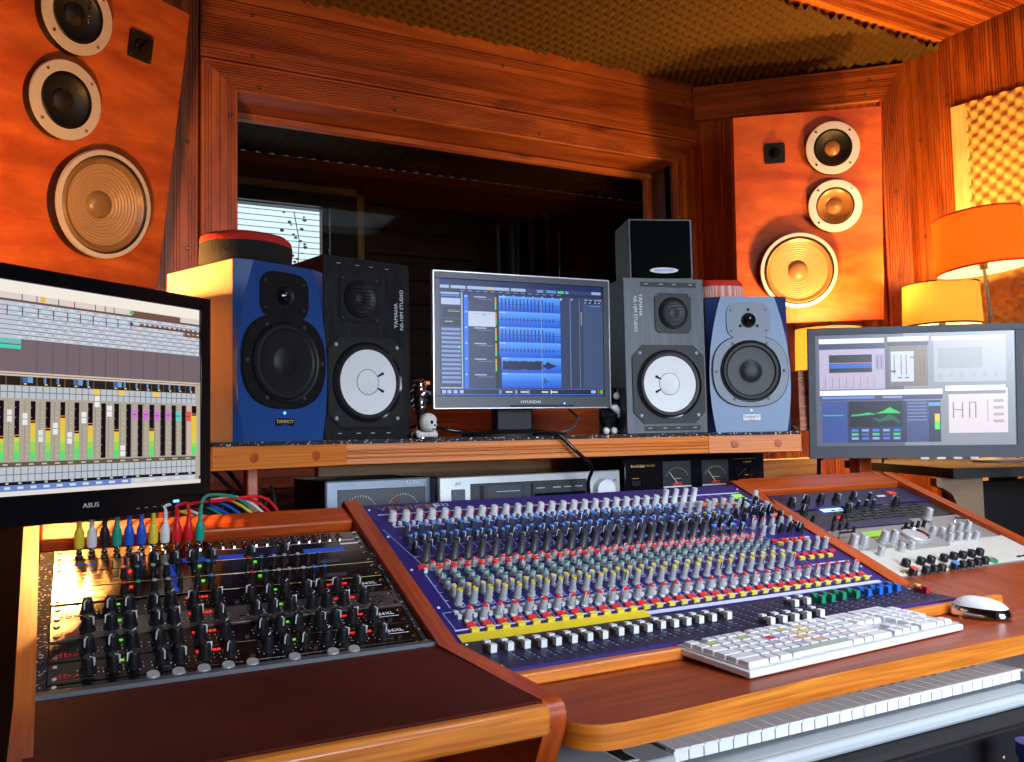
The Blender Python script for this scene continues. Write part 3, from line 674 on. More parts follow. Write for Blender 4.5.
# ------------------------------------------------------------------ white-cone monitors
def white_cone(mw, label, right):
    t = th('studio_monitor', label, 'speaker', mw, 'white-cone studio monitors'); W, H, D = .215, .385, .199
    wd = 'sheen_oak' if right else 'black_oak'; X = (lambda x: x) if right else (lambda x: W-x)  # right cabinet gets its window sheen as wood colour
    m = MB(); m.box(0, W, 0, D, 0, H, wd); m.build('cabinet', t, bevel=.001)
    F = T(X(.130), 0, .298) @ FRONT; m = MB(); m.M = F; m.prism(oct_poly(.098, .100, .010), 0, .003, 'black')
    for a in (-1, 1):
        for b in (-1, 1): m.lathe([(.003, .003), (.0022, .005)], 'knob_dark', 8, M=T(a*.042, b*.043, 0))
    m.lathe([(.040, .003), (.038, .007), (.034, .005), (.032, .008)], 'rubber', 32, cap=False); tw = m.build('tweeter', t)
    m = MB(); m.M = F; m.lathe([(.032, .007), (.026, .005), (.014, .005), (.013, .008), (.001, .010)], 'cone_dark', 24, cap=False)
    for i in range(-3, 4): m.box(-.026, .026, i*.007-.0006, i*.007+.0006, .009, .0105, 'black')
    m.build('grille', tw)
    F = T(X(.113), 0, .121) @ FRONT; m = MB(); m.M = F; m.prism(oct_poly(.192, .194, .028), 0, .0035, 'black')
    m.prism(oct_poly(.186, .188, .027), .0035, .0042, 'rubber')
    for a in (-1, 1):
        for b in (-1, 1): m.lathe([(.0045, .004), (.003, .006)], 'knob_grey', 10, M=T(a*.076, b*.077, 0))
    m.lathe([(.086, .004), (.085, .008), (.081, .006)], 'black_gloss', 48, cap=False); wf = m.build('woofer', t)
    m = MB(); m.M = F; m.lathe([(.082, .005), (.077, .0105), (.071, .010), (.069, .0082)], 'rubber', 48, cap=False); m.build('surround', wf)
    m = MB(); m.M = F; m.lathe([(.070, .0085), (.026, .0046)], 'cone_paper', 48, cap=False); m.build('cone', wf)
    m = MB(); m.M = F; m.lathe([(.0276, .0050, 'black'), (.0264, .0052), (.022, .0068), (.012, .0082), (.001, .0086)], 'cone_paper', 32, cap=False); m.build('dust_cap', wf)
    m = MB(); m.M = F; s_ = -1 if right else 1
    for a in (28, -28):
        p = [V((s_*q*math.cos(rad(a)), q*math.sin(rad(a)), .0062+(q-.026)*.09)) for q in (.026, .035, .042)]
        m.tube(p, .0018, 'black', 6, taper=[.0012, .0026, .0032])
    m.build('lead_wire', wf)
    m = MB(); m.box(X(.045) if right else X(.195), X(.195) if right else X(.045), -.001, 0, .006, .018, 'black'); m.build('trim_strip', t); m = MB(); m.box(X(.045) if right else X(.195), X(.195) if right else X(.045), -.001, 0, .363, .375, 'black')
    for z in (.012, .369):
        pass
    m.build('trim_strip', t); m = MB()
    for z in (.012, .369):
        for x in (.06, .10, .135, .18): m.cbox((X(x), -.0012, z+.001), (.010, .0006, .0015), 'knob_grey')
    m.build('marking', t)
    c = 'label_white'; a = -90 if right else 90
    for s2, sz, dx, zc in (('YAMAHA', .0135, .044 if right else .036, .345 if right else .242), ('NS-10M STUDIO', .0125, .030 if right else .021, .340 if right else .238)):
        text(s2, sz, c, T(X(dx), -.0002, zc) @ FRONT @ Matrix.Rotation(rad(a), 4, 'Z'), t, align='LEFT')
YLM = frame((.504, 1.77, ZS+.001), 13.9); YRM = frame((1.25, 1.76, ZS+.001), -13.2)
white_cone(YLM, 'black wood-grained monitor with a white cone beside the deep blue monitor', False)
white_cone(YRM, 'grey-sheened monitor with a white cone carrying the small black cube speaker', True)
# small cube speaker
p = aty(629.5, 279, 1.79); mw = frame((p.x, 1.79, 1.509), -21)
t = th('cube_speaker', 'small black cube speaker with an oval white badge on top of the grey-sheened monitor', 'speaker', mw)
m = MB(); m.box(0, .166, 0, .14, 0, .157, 'mon_frame'); m.build('cabinet', t, bevel=.002)
m = MB(); m.box(.006, .160, -.006, 0, .005, .152, 'grille'); m.build('grille', t, bevel=.003)
m = MB(); m.M = T(.088, -.006, .024) @ FRONT; m.prism([(.037*math.cos(2*math.pi*i/32), .0075*math.sin(2*math.pi*i/32)) for i in range(32)], 0, .001, 'label_white'); m.build('badge', t)
text('AURATONE', .0075, 'tape_blue', T(.088, -.0072, .024) @ FRONT, t, sx=1.25)
# cushions
def cushion(mw, rx, ry, h, mtop, mside, nm, label, sq=.5):
    t = th(nm, label, 'cushion', mw); m = MB(); n = 40; prof = [(0, -1), (.9, -1), (.99, -.8), (1, -.2), (1, .35), (.97, .7), (.86, .95), (.5, 1.0), (0, 1.02)]
    rows = []
    for i, (r, z) in enumerate(prof):
        for k in range(n):
            a = 2*math.pi*k/n; c, s_ = math.cos(a), math.sin(a); q = abs(c)**sq*(1 if c > 0 else -1), abs(s_)**sq*(1 if s_ > 0 else -1)
            wv = .0015*math.sin(a*5+i)
            rows.append((q[0]*(rx*max(r, .001)+wv), q[1]*(ry*max(r, .001)+wv), h/2+z*h/2))
    for part, a, b, mt in (('cover', 0, 4, mside), ('top_panel', 4, 8, mtop)):
        m = MB(); fs, uv = [], []
        for i in range(a, b):
            for k in range(n):
                fs.append((i*n+k, i*n+(k+1) % n, (i+1)*n+(k+1) % n, (i+1)*n+k)); uv.append([(k/n, prof[i][1]*.3), ((k+1)/n, prof[i][1]*.3), ((k+1)/n, prof[i+1][1]*.3), (k/n, prof[i+1][1]*.3)])
        m.add(rows, fs, mt, uv); m.build(part, t, angle=60)
q = TLM @ V((.088, .10, .341)); cushion(frame((q.x, q.y, q.z+.0005), 20), .092, .082, .066, 'fabric_red', 'fabric_black', 'round_cushion', 'round black cushion with a red-lit top lying on the deep blue monitor', 1.0)  # red top panel paints the red light on a black cushion
q = TRM @ V((.066, .13, .341)); cushion(frame((q.x, q.y, q.z+.0005), -20), .060, .07, .056, 'fabric_red', 'knit_pattern', 'patterned_cushion', 'small red and cream patterned cushion on the pale-lit blue fronted monitor', .55)

# ------------------------------------------------------------------ screens
class SC:
    def __init__(s, x0, x1, z0, z1, y): s.a = (x0, x1, z0, z1, y); s.m = MB(); s.k = 0
    def r(s, fx0, fy0, fx1, fy1, c, lin=False):
        x0, x1, z0, z1, y = s.a; s.k += 1; yy = y-.00003*s.k/4 - .0001
        X = lambda f: x0+(x1-x0)*f; Z = lambda f: z1-(z1-z0)*f
        s.m.quad((X(fx0), yy, Z(fy1)), (X(fx1), yy, Z(fy1)), (X(fx1), yy, Z(fy0)), (X(fx0), yy, Z(fy0)), 'screen', col=tuple((v/255)**2.2 for v in c))
    def poly(s, pts, c):
        x0, x1, z0, z1, y = s.a; s.k += 1; yy = y-.00003*s.k/4-.0001
        s.m.add([(x0+(x1-x0)*a, yy, z1-(z1-z0)*b) for a, b in pts], [tuple(range(len(pts)))], 'screen', col=tuple((v/255)**2.2 for v in c))
def monitor(mw, label, W, H, bz, bb, frame_m, lipm=None, th_=.045, lift=0):
    t = th('computer_monitor', label, 'monitor', mw)
    m = MB(); m.box(bz*.6, W-bz*.6, .012, th_, .01, H-.01, 'black_matte'); m.build('back_shell', t, bevel=.006)
    m = MB()
    for a in ((0, W, H-bz, H), (0, W, 0, bb), (0, bz, bb, H-bz), (W-bz, W, bb, H-bz)): m.box(a[0], a[1], 0, .014, a[2], a[3], frame_m)
    if lipm:
        for a in ((0, W, H-.0035, H), (0, W, 0, .003), (0, .0035, 0, H), (W-.0035, W, 0, H)): m.box(a[0], a[1], -.0015, .012, a[2], a[3], lipm)
    m.build('bezel', t, bevel=.0008)
    return t, SC(bz, W-bz, bb, H-bz, .005)
# --- middle
MC = frame((.779, 1.85, 1.189), -4.2, 1.2)
t, s = monitor(MC, 'middle widescreen monitor showing blue waveform tracks, on the shelf between the black speakers', .465, .32, .018, .030, 'hy_frame', 'steel_lip')
def U(w): return w
s.r(0, 0, 1, 1, (16, 34, 90)); s.r(0, .003, .05, .045, (20, 30, 120)); s.r(.0, .05, 1, .083, (45, 62, 110))
for a, b in ((.0, .055), (.065, .15), (.16, .29), (.31, .41), (.42, .51)): s.r(a, .054, b, .080, (165, 185, 225))
s.r(.29, .054, .31, .080, (230, 190, 60)); s.r(.58, .056, .62, .080, (120, 150, 200)); s.r(.64, .056, .70, .080, (90, 140, 225)); s.r(.71, .058, .75, .080, (60, 220, 90)); s.r(.76, .056, .78, .080, (120, 150, 210)); s.r(.93, .05, .99, .075, (150, 175, 225))
s.r(0, .088, 1, .105, (28, 42, 78)); 
for i in range(14): s.r(.12+i*.045, .092, .145+i*.045, .100, (110, 130, 175))
s.r(.0, .11, .125, .935, (40, 55, 100)); s.r(.005, .115, .115, .13, (170, 180, 205)); s.r(.01, .135, .115, .15, (50, 120, 240)); s.r(.01, .165, .12, .22, (180, 195, 235)); s.r(.02, .24, .12, .33, (20, 28, 48)); s.r(.05, .275, .115, .28, (190, 190, 190)); s.r(.05, .262, .115, .266, (110, 120, 140)); s.r(.015, .345, .12, .40, (18, 24, 44)); s.r(.03, .362, .075, .37, (170, 180, 200))
for i in range(13): s.r(.01, .42+i*.0375, .12, .448+i*.0375, (125, 145, 200)); s.r(.01, .44+i*.0375, .12, .448+i*.0375, (70, 85, 140))
s.r(.105, .572, .12, .592, (60, 220, 170)); s.r(.125, .11, .132, .935, (180, 190, 205)); s.r(.0, .925, .13, .935, (180, 190, 205))
s.r(.14, .13, .165, .935, (30, 110, 240)); s.r(.165, .115, .325, .935, (48, 60, 98))
for i in range(6):
    y0 = .13+i*.1345; s.r(.165, y0, .325, y0+.002, (28, 36, 60)); s.r(.20, y0+.010, .27, y0+.02, (165, 180, 215)); s.r(.22, y0+.030, .31, y0+.036, (110, 125, 165)); s.r(.145, y0+.005, .158, y0+.02, (170, 190, 240))
s.r(.165, .27, .325, .40, (196, 205, 232)); s.r(.25, .295, .268, .308, (60, 205, 190)); s.r(.20, .29, .31, .293, (120, 130, 160)); s.r(.325, .125, .345, .935, (20, 26, 44))
for i in range(5): s.r(.322, .14+i*.1345, .331, .25+i*.1345, (90, 215, 90)); s.r(.322, .14+i*.1345, .331, .20+i*.1345, (225, 150, 60))
EX0, EX1 = .345, .725; random.seed(3)
for i in range(6):
    y0 = .125+i*.1345; y1 = y0+.1315; n = 6; x0 = EX0+(.012 if i > 3 else 0)
    for k in range(n):
        f = k/(n-1); c = (int(88-66*f), int(160-70*f), int(252-26*f)); s.r(x0, y0+(y1-y0)*k/n, EX1, y0+(y1-y0)*(k+1)/n, c)
    s.r(x0+.004, y0+.006, x0+.04, y0+.012, (190, 215, 255)); yc = (y0+y1)/2+.006; hh = (y1-y0)*.42
    if i in (0, 2):
        for k in range(15): s.r(.36+k*.0225, yc-hh*(.9 if k < 12 else .6), .3665+k*.0225, yc+hh, (14, 38, 120)); 
        s.r(x0, yc-.002, EX1, yc+.002, (20, 52, 150))
    elif i in (1, 3):
        for k in range(15): s.r(.36+k*.0225, yc-hh*.28, .366+k*.0225, yc+hh*.28, (12, 34, 105))
        s.r(x0, yc-.002, EX1, yc+.002, (24, 60, 160))
    elif i == 4:
        pts = [(.365+.245*k/60, yc-hh*random.uniform(.6, .82)) for k in range(61)]+[(.61, yc-.01), (.625, yc-.012), (.64, yc-hh*.75), (.66, yc-.02), (.70, yc-.001), (.70, yc+.001), (.66, yc+.02), (.64, yc+hh*.6), (.625, yc+.012), (.61, yc+.01)]+[(.61-.245*k/60, yc+hh*random.uniform(.55, .75)) for k in range(61)]
        for k in range(60): s.poly([pts[k], pts[k+1], (pts[k+1][0], pts[131-k-1][1] if 131-k-1 < len(pts) else yc+hh*.6), (pts[k][0], pts[131-k][1] if 131-k < len(pts) else yc+hh*.6)], (16, 18, 72))
        s.poly(pts[60:71][::1], (16, 18, 72))
    else: s.r(.60, yc-.002, .66, yc+.002, (20, 40, 130)); s.r(.617, yc-.03, .622, yc+.025, (16, 20, 80)); s.r(.628, yc-.02, .632, yc+.02, (16, 20, 80)); s.r(x0, yc+.008, EX1, yc+.0095, (16, 80, 200))
s.r(.603, .11, .606, .935, (140, 165, 220))
for i in range(6): s.r(.37+i*.06, .118, .378+i*.06, .128, (160, 190, 240))
s.r(.725, .11, .87, .935, (50, 62, 98)); s.r(.785, .12, .788, .935, (140, 155, 190)); s.r(.845, .12, .848, .935, (120, 135, 175)); s.r(.795, .125, .802, .135, (230, 230, 240)); s.r(.856, .24, .862, .36, (150, 170, 90)); s.r(.725, .125, .735, .14, (220, 230, 250))
for i in range(4): s.r(.725, .33+i*.2, .87, .332+i*.2, (42, 52, 84))
s.r(.87, .11, 1, .935, (62, 78, 118)); s.r(.875, .12, .99, .165, (30, 40, 70))
for i, x in enumerate((.88, .91, .945, .97)): s.r(x, .125, x+.02, .132, (190, 200, 220)); s.r(x, .148, x+.012, .156, (200, 205, 225))
s.r(.91, .178, .985, .183, (110, 150, 240)); s.r(0, .938, 1, .942, (90, 120, 200)); s.r(0, .942, 1, .985, (22, 30, 58)); s.r(0, .985, 1, .992, (60, 110, 230))
for x in (.01, .04, .075, .11): s.r(x, .95, x+.022, .978, (170, 185, 225))
for x in (.34, .435, .51): s.r(x, .95, x+.016, .98, (110, 140, 230))
for x in (.38, .47, .60, .66): s.r(x, .958, x+.04, .972, (210, 215, 230))
s.r(.655, .948, .662, .98, (200, 215, 255)); s.r(.915, .95, .945, .975, (165, 195, 235)); s.r(.957, .948, .967, .978, (225, 30, 40)); s.r(.972, .948, .982, .978, (80, 200, 70)); s.r(.985, .948, .99, .978, (220, 210, 90))
s.m.build('display', t, smooth=False)
text('HYUNDAI', .0095, 'label_white', T(.245, -.0004, .0155) @ FRONT, t, sx=1.25)
m = MB(); m.M = T(.335, 0, .012) @ FRONT; m.lathe([(.0022, 0), (.0015, .001)], 'led_blue', 10); m.build('indicator_light', t)
m = MB(); m.box(.19, .36, -.0006, 0, .004, .009, 'black'); m.build('button_strip', t)
zs = ZS-1.189
m = MB(); m.box(.175, .275, .05, .085, zs+.012, .16, 'black'); m.build('neck', t, bevel=.006)
m = MB(); m.M = T(.225, .06, zs+.001); m.lathe([(.120, 0), (.118, .006), (.06, .014), (.03, .016)], 'black', 40, M=Matrix.Diagonal((1.15, .7, 1, 1))); m.build('base', t)
# --- the big one at the side
ML = frame((-.2, 1.257, 1.012), 36.2)
t, s = monitor(ML, 'large black monitor showing a mixing desk with green level meters', .56, .36, .022, .043, 'black_gloss')
def lx(px): return (pxf(ML, px, 420)[0]-.022)/.516
s.r(0, 0, 1, 1, (176, 166, 150)); s.r(0, 0, 1, .055, (250, 240, 228)); s.r(0, .055, 1, .085, (225, 214, 205)); s.r(lx(133), .058, lx(182), .085, (120, 85, 75)); s.r(0, .085, 1, .093, (112, 78, 72))
s.r(lx(41), .056, lx(46), .083, (240, 190, 70)); s.r(lx(131), .06, lx(135), .08, (90, 190, 130))
for p in (22, 37, 59, 75, 96, 106, 115): s.r(lx(p), .056, lx(p)+.003, .085, (112, 78, 72))
s.r(0, .093, 1, .27, (196, 204, 218))
for i in range(8): s.r(0, .093+i*.0222, 1, .0965+i*.0222, (128, 110, 118))
s.r(lx(131), .122, 1, .140, (116, 74, 60)); s.r(lx(185), .14, 1, .165, (120, 82, 72))
for i in range(34):
    x = .36+i*.0315*.62
    for j in range(8): s.r(x, .101+j*.0222, x+.009, .108+j*.0222, (226, 228, 238) if (i*7+j*3) % 5 < 3 else (165, 175, 195))
pcs = [6, 21.5, 37.5, 53, 67, 80, 93, 106, 118, 131]
for p in pcs: s.r(lx(p), .117, lx(p)+.003, .160, (60, 60, 85)); s.r(lx(p)+.01, .119, min(lx(p)+.032, lx(p)+.04), .136, (190, 222, 226)); 
s.r(lx(68), .205, lx(70), .215, (245, 215, 80))
s.r(0, .27, 1, .425, (120, 106, 112)); s.r(0, .27, lx(21), .295, (120, 200, 190)); s.r(0, .30, lx(21), .318, (70, 225, 200))
for i in range(14): s.r(0, .28+i*.010, 1, .281+i*.010, (108, 96, 100))
for p in (37, 53, 67, 80, 93, 106, 118, 131, 144, 157, 170, 184): s.r(lx(p), .27, lx(p)+.002, .425, (92, 76, 84))
s.r(0, .425, 1, .445, (214, 198, 180)); s.r(0, .433, 1, .437, (130, 100, 88)); s.r(0, .445, lx(196), .488, (46, 36, 34)); s.r(lx(196), .438, 1, .96, (182, 170, 150))
for k, p in enumerate((23, 44, 57, 74, 87, 114, 124, 136, 147, 158, 169, 179, 190)):
    wdt = .03 if k in (0, 3, 5) else .008
    s.r(lx(p), .447, lx(p)+wdt, .474, (110, 165, 215)); s.r(lx(p), .447, lx(p)+wdt*.5, .474, (70, 105, 170)); s.r(lx(p)+.004, .476, lx(p)+.012, .483, (245, 205, 120))
for p in (6, 21, 37, 51, 65, 79, 94, 106, 118, 130, 141, 152, 164, 175, 186): s.r(lx(p), .445, lx(p)+.002, .488, (120, 110, 70))
def grid(y0, y1, dark):
    s.r(0, y0, lx(196), y1, (190, 197, 205)); s.r(0, (y0+y1)/2-.002, lx(196), (y0+y1)/2+.002, dark)
    x = lx(0)
    while x < lx(196): s.r(x, y0, x+.0025, y1, dark); x += (lx(20)-lx(5))/2.05
grid(.490, .548, (112, 116, 124)); grid(.868, .935, (112, 116, 124))
for p in (94, 119, 154): s.r(lx(p), .492, lx(p+6), .517, (250, 205, 90))
s.r(0, .845, lx(196), .866, (100, 90, 78)); s.r(0, .935, lx(196), .95, (28, 22, 24)); s.r(0, .95, lx(132), .978, (105, 135, 200)); s.r(lx(132), .95, lx(196), .978, (200, 202, 206)); s.r(0, .978, 1, 1, (232, 224, 218))
for p in range(4, 190, 13): s.r(lx(p), .852, lx(p+5), .859, (200, 192, 176)); s.r(lx(p+2), .957, lx(p+8), .969, (215, 222, 240)); s.r(lx(p+3), .937, lx(p+6), .946, (190, 190, 190))
mt = [(1.5, .63, 1), (17, .61, 1), (33, .37, 1), (48, .50, 1), (62.5, .28, 1), (76.5, .55, 1), (90, .41, 1), (103, 2, 0), (116, .52, 1), (128, 2, 0), (139.5, 2, 0), (151, .51, 1), (162, 2, 0), (173, 2, 0), (183, 2, 0), (193, .20, 1)]
Y0, Y1 = .560, .838
for p, lv, on in mt:
    a, b = lx(p-2.2), lx(p+2.6)
    if p == 193: s.r(lx(186), .55, lx(196), .845, (205, 180, 168))
    s.r(a, Y0, b, Y1, (26, 16, 26))
    for q in range(6): s.r(a+.001, Y0+.03+q*.045, a+.004, Y0+.034+q*.045, (150, 140, 150))
    if lv < 1:
        yl = Y0+(Y1-Y0)*lv; n = 10
        for q in range(n):
            f = (q+.5)/n; ya = yl+(Y1-yl)*q/n; f2 = (ya-Y0)/(Y1-Y0); c = (240, 200, 70) if f2 < .55 else (215, 215, 80) if f2 < .68 else (150, 220, 90) if f2 < .82 else (95, 225, 120)
            s.r(a, ya, b, yl+(Y1-yl)*(q+1)/n, c)
        s.r(a, yl-.012, b, yl-.008, (235, 140, 50))
    for q in range(9): s.r(lx(p-6.2), Y0+.05+q*.026, lx(p-4.8), Y0+.053+q*.026, (215, 208, 190))
    s.r(lx(p-8.3), Y0, lx(p-7.9), Y1, (128, 118, 104))
for p, yy, c in ((8.5, .63, (235, 235, 238)), (24, .645, (240, 240, 240)), (40, .725, (230, 230, 232)), (54.5, .69, (238, 238, 240)), (69, .735, (236, 236, 238)), (83, .635, (240, 240, 242)), (96, .553, (242, 242, 244)), (108.5, .60, (242, 242, 244)), (122, .805, (240, 240, 240)), (133.5, .615, (215, 125, 215)), (145, .615, (212, 122, 212)), (156, .62, (212, 120, 212)), (167, .615, (212, 122, 212)), (177.5, .62, (105, 205, 195)), (187.5, .62, (235, 90, 70))):
    s.r(lx(p-2.4), yy-.028, lx(p+2.4), yy+.028, c); s.r(lx(p-2.4), yy-.003, lx(p+2.4), yy+.002, tuple(int(v*.72) for v in c))
s.m.build('display', t, smooth=False)
text('ASUS', .0095, 'label_white', T(pxf(ML, 91, 500)[0], -.0004, .0215) @ FRONT, t, sx=1.3)
a = pxf(ML, 176, 499); m = MB(); m.M = T(a[0], 0, .016) @ FRONT; m.prism(rrect(.012, .004, .0018, 3), 0, .001, 'led_blue'); m.build('indicator_light', t)
m = MB()
for i in range(4): m.cbox((a[0]-.028-.016*i, -.0004, .010), (.006, .0006, .001), 'knob_grey')
m.build('button_mark', t)
m = MB(); m.tube([(.28, .045, .18), (.28, .16, .12), (.28, .22, .0), (.28, .22, -.98)], .018, 'black', 12); m.build('stand_pole', t)
m = MB(); m.M = T(.28, .22, -1.011); m.lathe([(.15, 0), (.15, .01), (.03, .03)], 'black', 24); m.build('base', t)
# --- the one by the lamps
MR = frame((1.876, 1.777, 1.045), -36.7, 4.4, .5)
t, s = monitor(MR, 'grey-framed monitor with plug-in windows in front of the table lamps', .556, .361, .020, .034, 'mon_frame')
s.r(0, 0, 1, 1, (128, 132, 142)); s.r(.0, 0, .45, 1, (86, 90, 108))  # picture greys lightened, mostly at the right, to paint in window haze
s.r(.02, .035, .355, .49, (168, 160, 186)); s.r(.02, .035, .35, .075, (236, 236, 246)); s.r(.02, .08, .355, .13, (50, 54, 92)); s.r(.07, .18, .29, .34, (26, 28, 40)); s.r(.07, .255, .29, .30, (24, 90, 190)); s.r(.07, .25, .29, .256, (200, 90, 90))
for i in range(8): s.r(.05+.036*i, .38, .052+.036*i, .47, (96, 90, 122)); s.r(.035+.036*i, .47, .055+.036*i, .474, (90, 96, 180))
for i in range(6):
    for j in range(5): s.r(.035+.05*i, .37+.022*j, .055+.05*i, .374+.022*j, (196, 130, 150))
s.r(.305, .18, .35, .32, (150, 140, 170)); s.r(.315, .20, .318, .30, (70, 66, 90)); s.r(.335, .20, .338, .30, (70, 66, 90))
s.r(.375, .035, .57, .47, (112, 100, 92)); s.r(.37, .03, .575, .07, (220, 222, 236)); s.r(.37, .08, .575, .11, (44, 48, 80)); s.r(.385, .16, .50, .43, (185, 190, 220))
for x in (.40, .435, .46): s.r(x, .19, x+.004, .37, (50, 50, 80))
s.r(.385, .33, .41, .345, (70, 70, 100)); s.r(.48, .21, .50, .22, (70, 70, 100)); s.r(.42, .39, .44, .40, (50, 50, 60)); s.r(.455, .39, .475, .40, (50, 50, 60)); s.r(.52, .18, .56, .40, (128, 98, 84)); s.r(.53, .2, .533, .38, (60, 44, 44)); s.r(.55, .2, .553, .38, (60, 44, 44))
s.r(.60, .035, .955, .44, (160, 162, 172)); s.r(.59, .035, .955, .07, (220, 222, 230)); s.r(.62, .14, .84, .32, (142, 146, 152))
for i in range(6): s.r(.62+.055*i, .36, .64+.055*i, .40, (150, 150, 172))
s.r(.02, .50, .64, .545, (232, 234, 246)); s.r(.02, .55, .64, .59, (60, 66, 110)); s.r(.03, .555, .30, .575, (96, 130, 205)); s.r(.34, .555, .44, .575, (130, 140, 190)); s.r(.03, .60, .63, .97, (44, 50, 82)); s.r(.03, .60, .16, .97, (52, 74, 140)); s.r(.035, .72, .14, .728, (50, 180, 130))
s.r(.17, .60, .44, .83, (22, 26, 40)); s.poly([(.18, .72), (.22, .715), (.27, .70), (.30, .715), (.30, .72), (.18, .735)], (40, 170, 100)); s.poly([(.30, .71), (.34, .69), (.375, .655), (.40, .68), (.43, .705), (.43, .71)], (40, 190, 100))
s.poly([(.28, .75), (.33, .76), (.37, .72), (.40, .74), (.43, .79), (.42, .80), (.39, .77), (.36, .775), (.32, .79)], (26, 90, 66))
for i in range(5):
    for j in range(3): s.r(.18+.053*i, .85+.036*j, .215+.053*i, .872+.036*j, [(60, 110, 210), (46, 190, 110), (120, 150, 220), (70, 90, 160)][(i*2+j) % 4])
s.r(.46, .60, .57, .97, (64, 74, 118)); 
for j in range(6): s.r(.465, .62+j*.03, .56, .626+j*.03, (130, 140, 190))
s.r(.60, .72, .625, .86, (200, 190, 70)); s.r(.60, .79, .625, .86, (90, 210, 90)); s.r(.57, .62, .63, .65, (90, 150, 200))
s.r(.67, .50, .96, .96*.93, (206, 196, 202)); s.r(.655, .475, .95, .52, (238, 238, 244)); s.r(.655, .52, .95, .55, (120, 122, 140))
for x in (.69, .735, .77, .80): s.r(x, .62, x+.006, .76, (120, 108, 128))
s.r(.69, .685, .74, .692, (120, 108, 128)); s.r(.77, .62, .806, .628, (120, 108, 128)); s.r(.86, .60, .864, .80, (150, 140, 160))
for j in range(4): s.r(.89, .60+.06*j, .94, .625+.06*j, (160, 148, 164))
s.m.m = ['screen_glare']*len(s.m.m); s.m.build('display', t, smooth=False)
m = MB()
for i in range(4): m.cbox((.30+.042*i, -.001, -.001), (.022, .008, .006), 'label_white')
m.build('button', t, bevel=.001)
q_ = MR.inverted() @ V((2.125, 1.795, 1.19)); m = MB(); m.tube([(.28, .045, .18), (.28, .07, .17), tuple(q_)], .014, 'black', 12); m.build('monitor_arm', t)
#==PART4==
# ------------------------------------------------------------------ lamps
def lamp(mw, nm, label, r0, r1, z0, z1, sm, zb, power, group=None, lean=0, hw=.006, col=(1, .52, .14), up=.05):
    t = th(nm, label, 'lamp', mw)
    S = T(0, 0, zb) @ Matrix.Rotation(rad(lean), 4, 'Y') @ T(0, 0, -zb)
    m = MB(); m.M = S; m.lathe([(r0, z0), (r1, z1)], sm, 48, cap=False); m.lathe([(r1-.0015, z1), (r0-.0015, z0)], 'shade_liner', 48, cap=False); m.build('lamp_shade', t)
    m = MB(); m.M = S; m.lathe([(r0+.001, z0), (r0+.001, z0+.006), (r0-.002, z0+.006), (r0-.002, z0), (r0+.001, z0)], 'shade_trim' if 'orange' in sm else 'frame_dark', 48, cap=False); m.build('shade_ring', t); m = MB(); m.M = S
    m.lathe([(r1+.001, z1-.005), (r1+.001, z1), (r1-.002, z1), (r1-.002, z1-.005), (r1+.001, z1-.005)], 'shade_trim' if 'orange' in sm else 'frame_dark', 48, cap=False)
    for a in (0, 120, 240): m.tube([(0, 0, z0+.03), (r0*.97*math.cos(rad(a)), r0*.97*math.sin(rad(a)), z0+.012)], .0015, 'chrome', 5)
    m.build('shade_ring', t)
    m = MB(); m.tube([(0, 0, 0), (0, 0, zb-.02), tuple(S @ V((0, 0, z0+.015)))], hw, 'grey_strip', 10); m.lathe([(.012, 0), (.014, .02), (.012, .04)], 'frame_dark', 12, M=S @ T(0, 0, z0+.005)); m.build('stem', t)
    m = MB(); m.lathe([(.075, 0), (.075, .008), (.02, .02), (.008, .03)], 'grey_strip', 32); m.build('base', t)
    c = max((z0+z1)/2+.005, z1-up); m = MB(); m.M = S; m.sphere((0, 0, c), .022, 'bulb', sz=1.2); m.build('bulb', t)
    ld = bpy.data.lights.new('lamp_light', 'POINT'); ld.energy = power; ld.color = col; ld.shadow_soft_size = .03
    lo = bpy.data.objects.new('lamp_light', ld); COL.objects.link(lo); lo.location = mw @ S @ V((0, 0, c+.0)); lo['kind'] = 'helper'
    return t
def lampat(px, py, d):
    return CAM+ray(px, py)*d
p = lampat(986, 238, 2.82); lamp(frame((p.x, p.y, 1.012), -56), 'table_lamp', 'orange-red drum-shaded table lamp with a thin grey stem at the right edge',   .140, .130, .612, .795, 'shade_orange', .5, 60, lean=-5)
p = lampat(941, 300, 3.25); lamp(frame((p.x, p.y, 1.012)), 'table_lamp', 'low yellow drum-shaded table lamp behind the grey-framed monitor', .136, .130, p.z-1.012-.10, p.z-1.012+.058, 'shade_yellow', .3, 70)
p = lampat(832, 342, 3.22); lamp(frame((p.x-.02, p.y, 1.028)), 'table_lamp', 'bright yellow lamp glowing between the pale-lit blue monitor and the grey-framed screen', .118, .114, .300, .470, 'shade_yellow', .2, 90)
p = lampat(68, 300, 1.62); lamp(frame((p.x, p.y, 0)), 'floor_lamp', 'glowing yellow drum-shaded lamp hidden behind the large black monitor', .158, .150, 1.21, 1.404, 'shade_yellow', 1.12, 105, col=(1, .45, .11), up=.022)
m = MB(); q = lampat(806, 392, 2.5)
m.M = frame((q.x-.05, q.y-.02, ZS), -30) @ Matrix.Diagonal((.45, .8, 1, 1)); m.box(0, .17, 0, .12, .0, .17, 'plank_wood')
for i in range(9): m.box(-.001, .171, -.003, 0, .012+i*.0175, .022+i*.0175, 'plank_wood')
tag(m.build('wooden_box', bevel=.001), 'ribbed orange wooden box under the lamp beside the pale-lit blue monitor', 'box')

